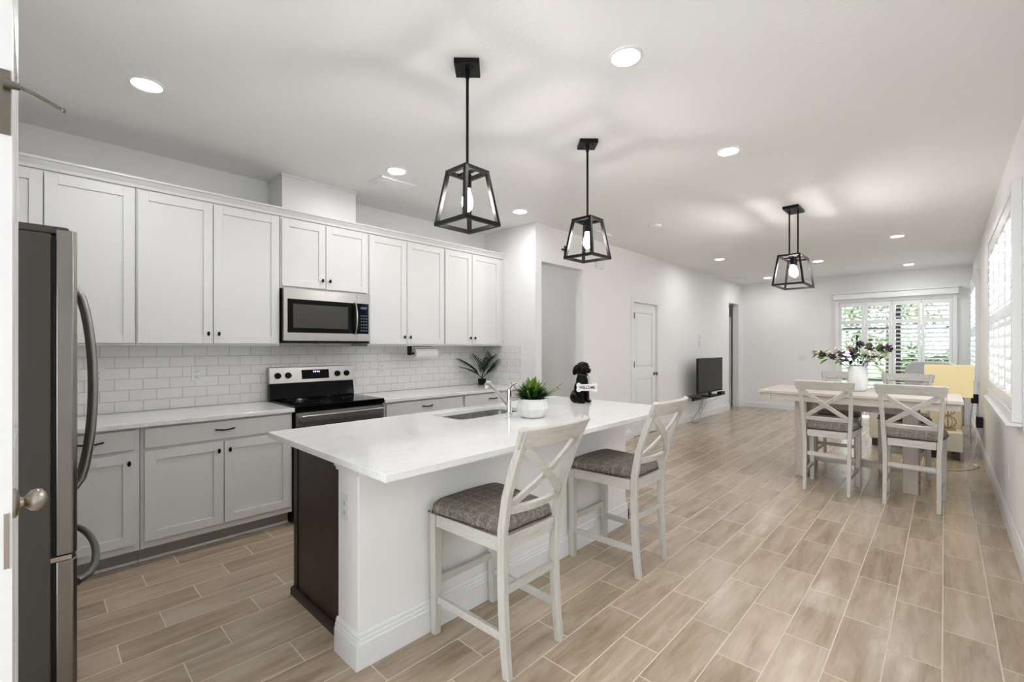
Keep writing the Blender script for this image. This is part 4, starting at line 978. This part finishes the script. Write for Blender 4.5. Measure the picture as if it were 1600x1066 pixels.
for zc, rr in ((.10, .075), (.24, .062), (.35, .04)):
    for i in range(6):
        a = PI * i / 6; b.tube([(rr * math.sin(t) * math.cos(a), rr * math.sin(t) * math.sin(a), zc + rr * math.cos(t)) for t in [2 * PI * k / 20 for k in range(20)]], .0028, 5, closed=True, cap=False, up=(math.cos(a + 1), math.sin(a + 1), .3))
b.cyl((0, 0, .02), (0, 0, .44), .007, n=10); b.build('stem', 'gold', r, smooth=True)
b = mb(); z0, z1 = .42, .80; b.prism([(-.215, -.12), (.215, -.12), (.215, .12), (-.215, .12), (-.215, -.12), (-.211, -.116), (-.211, .116), (.211, .116), (.211, -.116), (-.211, -.116)], z0, z1, lambda x, y, z: (x, y, z))
sh = mb()
for q in ((-.215, .215, -.12, -.116), (-.215, .215, .116, .12), (-.215, -.211, -.116, .116), (.211, .215, -.116, .116)): sh.box(*q, z0, z1)
sh.build('lamp_shade', 'shade', r)
mb().lathe([(0, 0), (.02, .01), (.03, .04), (.02, .08), (0, .09)], (0, 0, .52), 16).build('bulb', emis('lamp_bulb', (1, .8, .5), 5), r, smooth=True)
r = thing('armchair', 'light grey armchair with rounded back in front of the sliding door', 'armchair', (-.15, 9.5, 0))
b = mb(); pts = [(-.30, .25), (-.30, .95)] + [(-.30 + .14 * (1 - math.cos(PI / 2 * i / 6)), .98 + .16 * math.sin(PI / 2 * i / 6)) for i in range(7)] + [(.16 + .14 * math.sin(PI / 2 * i / 6), .98 + .16 * math.cos(PI / 2 * i / 6)) for i in range(7)] + [(.30, .25)]
b.prism(pts, -.20, -.06, lambda x, z, y: (x, y + .0, z)); b.build('back', 'greyfab', r, bevel=.03, seg=3)
mb().box(-.27, .27, -.055, .5, .18, .44).build('seat', 'greyfab', r, bevel=.03, seg=3)
for s_ in (-1, 1): mb().box(min(s_ * .275, s_ * .36), max(s_ * .275, s_ * .36), -.055, .48, .18, .62).build('arm', 'greyfab', r, bevel=.03, seg=3)
for x in (-.28, .28):
    for y in (-.15, .42): mb().cyl((x, y, 0), (x, y, .24), .015, .022, 10).build('leg', 'darkfoot', r)
# cords and adapters on the right
r = thing('power_adapter', 'black power adapter plugged in low on the right wall with white cord', 'power adapter', (.325, 8.0, .43))
mb().box(-.045, .0145, -.05, .05, -.06, .07).build('adapter', 'blackmat', r, bevel=.006)
mb().tube([(-.03, 0, .07), (-.06, -.08, .12), (-.06, -.2, .05), (-.05, -.25, -.2), (-.09, -.28, -.42)], .004, 6).build('cord', 'plastic', r, smooth=True)
r = thing('power_adapter', 'black plug with cord by the right wall beside the sofa', 'power adapter', (.325, 9.3, .62))
b = mb(); b.box(-.05, .0245, -.04, .04, -.07, .06); b.build('adapter', 'blackmat', r, bevel=.006)
mb().tube([(-.03, -.02, -.065), (-.06, -.1, -.25), (-.06, -.2, -.5), (-.06, -.3, -.612)], .005, 6).build('cord', 'toe', r, smooth=True)
r = thing('lamp_cord', 'pale cord with inline foot switch lying on the floor by the right wall', 'cord', (.2, 7.2, 0))
mb().tube([(.26, 7.72, .006), (.27, 7.5, .006), (.26, 7.3, .006), (.2, 7.12, .006), (.1, 6.98, .006), (.0, 6.95, .006)], .006, 8).build('cord', 'yarn', r, True, smooth=True)
b = mb(); b.ell((.26, 7.35, .018), (.03, .05, .018)); b.build('foot_switch', 'yarn', r, True, smooth=True)

# ------------------------------------------------------------------ outside
struct('floor_patio', mb().box(-6, 4, 11.33, 14.6, -.12, -.02), 'concrete')
struct('ceiling_lanai', mb().box(-6, 4, 11.33, 14.4, 2.62, 2.75), 'trim')
tag(mb().box(-14, 14, 14.61, 40, -.3, -.1).build('lawn', 'grass'), 'green lawn outside beyond the screened lanai', 'lawn', kind='stuff')
r = thing('lanai_screen_frame', 'dark aluminium screen enclosure frame outside the sliding door', 'screen enclosure', (-1, 14.4, 0))
for x in (-3.2, -2.0, -.9, .1, 1.3): mb().box(x - .03, x + .03, 14.41, 14.46, -.1, 2.75).build('post', 'dkframe', r, True)
b = mb(); b.box(-4, 3, 14.465, 14.50, .48, .56); b.box(-4, 3, 14.465, 14.50, 1.77, 1.84); b.build('crossbar', 'dkframe', r, True)
def bush(name, label, x, y, h, rad, m_='leaf_out', n=2600):
    r = thing(name, label, 'tree' if h > 2.6 else 'shrub', (x, y, -.098))
    b = mb(); b.tube([(0, 0, .002), (.03, 0, h * .3), (0, .03, h * .6)], .05, 8, scales=[1.2, 1, .5]); b.build('trunk', 'bark', r)
    b = mb()
    for _ in range(n):
        d = Vector((rnd(-1, 1), rnd(-1, 1), rnd(-1, 1))).normalized() * rnd(.55, 1); p = Vector((d.x * rad, d.y * rad, h * .58 + d.z * h * .42)); leaf_blade(b, p, (rnd(-1, 1), rnd(-1, 1), rnd(-.5, .5)), rnd(.14, .26), rnd(.08, .13), n=2)
    b.build('foliage', m_, r, merge=False)
bush('garden_tree', 'light green leafy tree outside, at the left of the sliding door', -3.9, 18.0, 3.6, 1.25)
bush('garden_tree', 'light green leafy tree outside, at the middle of the sliding door', -1.3, 18.2, 4.0, 1.3)
bush('garden_tree', 'light green leafy tree outside, at the right of the sliding door', 1.4, 18.0, 3.8, 1.3)
bush('garden_shrub', 'low green shrub outside behind the lanai screen', -.2, 15.8, 1.5, .85)
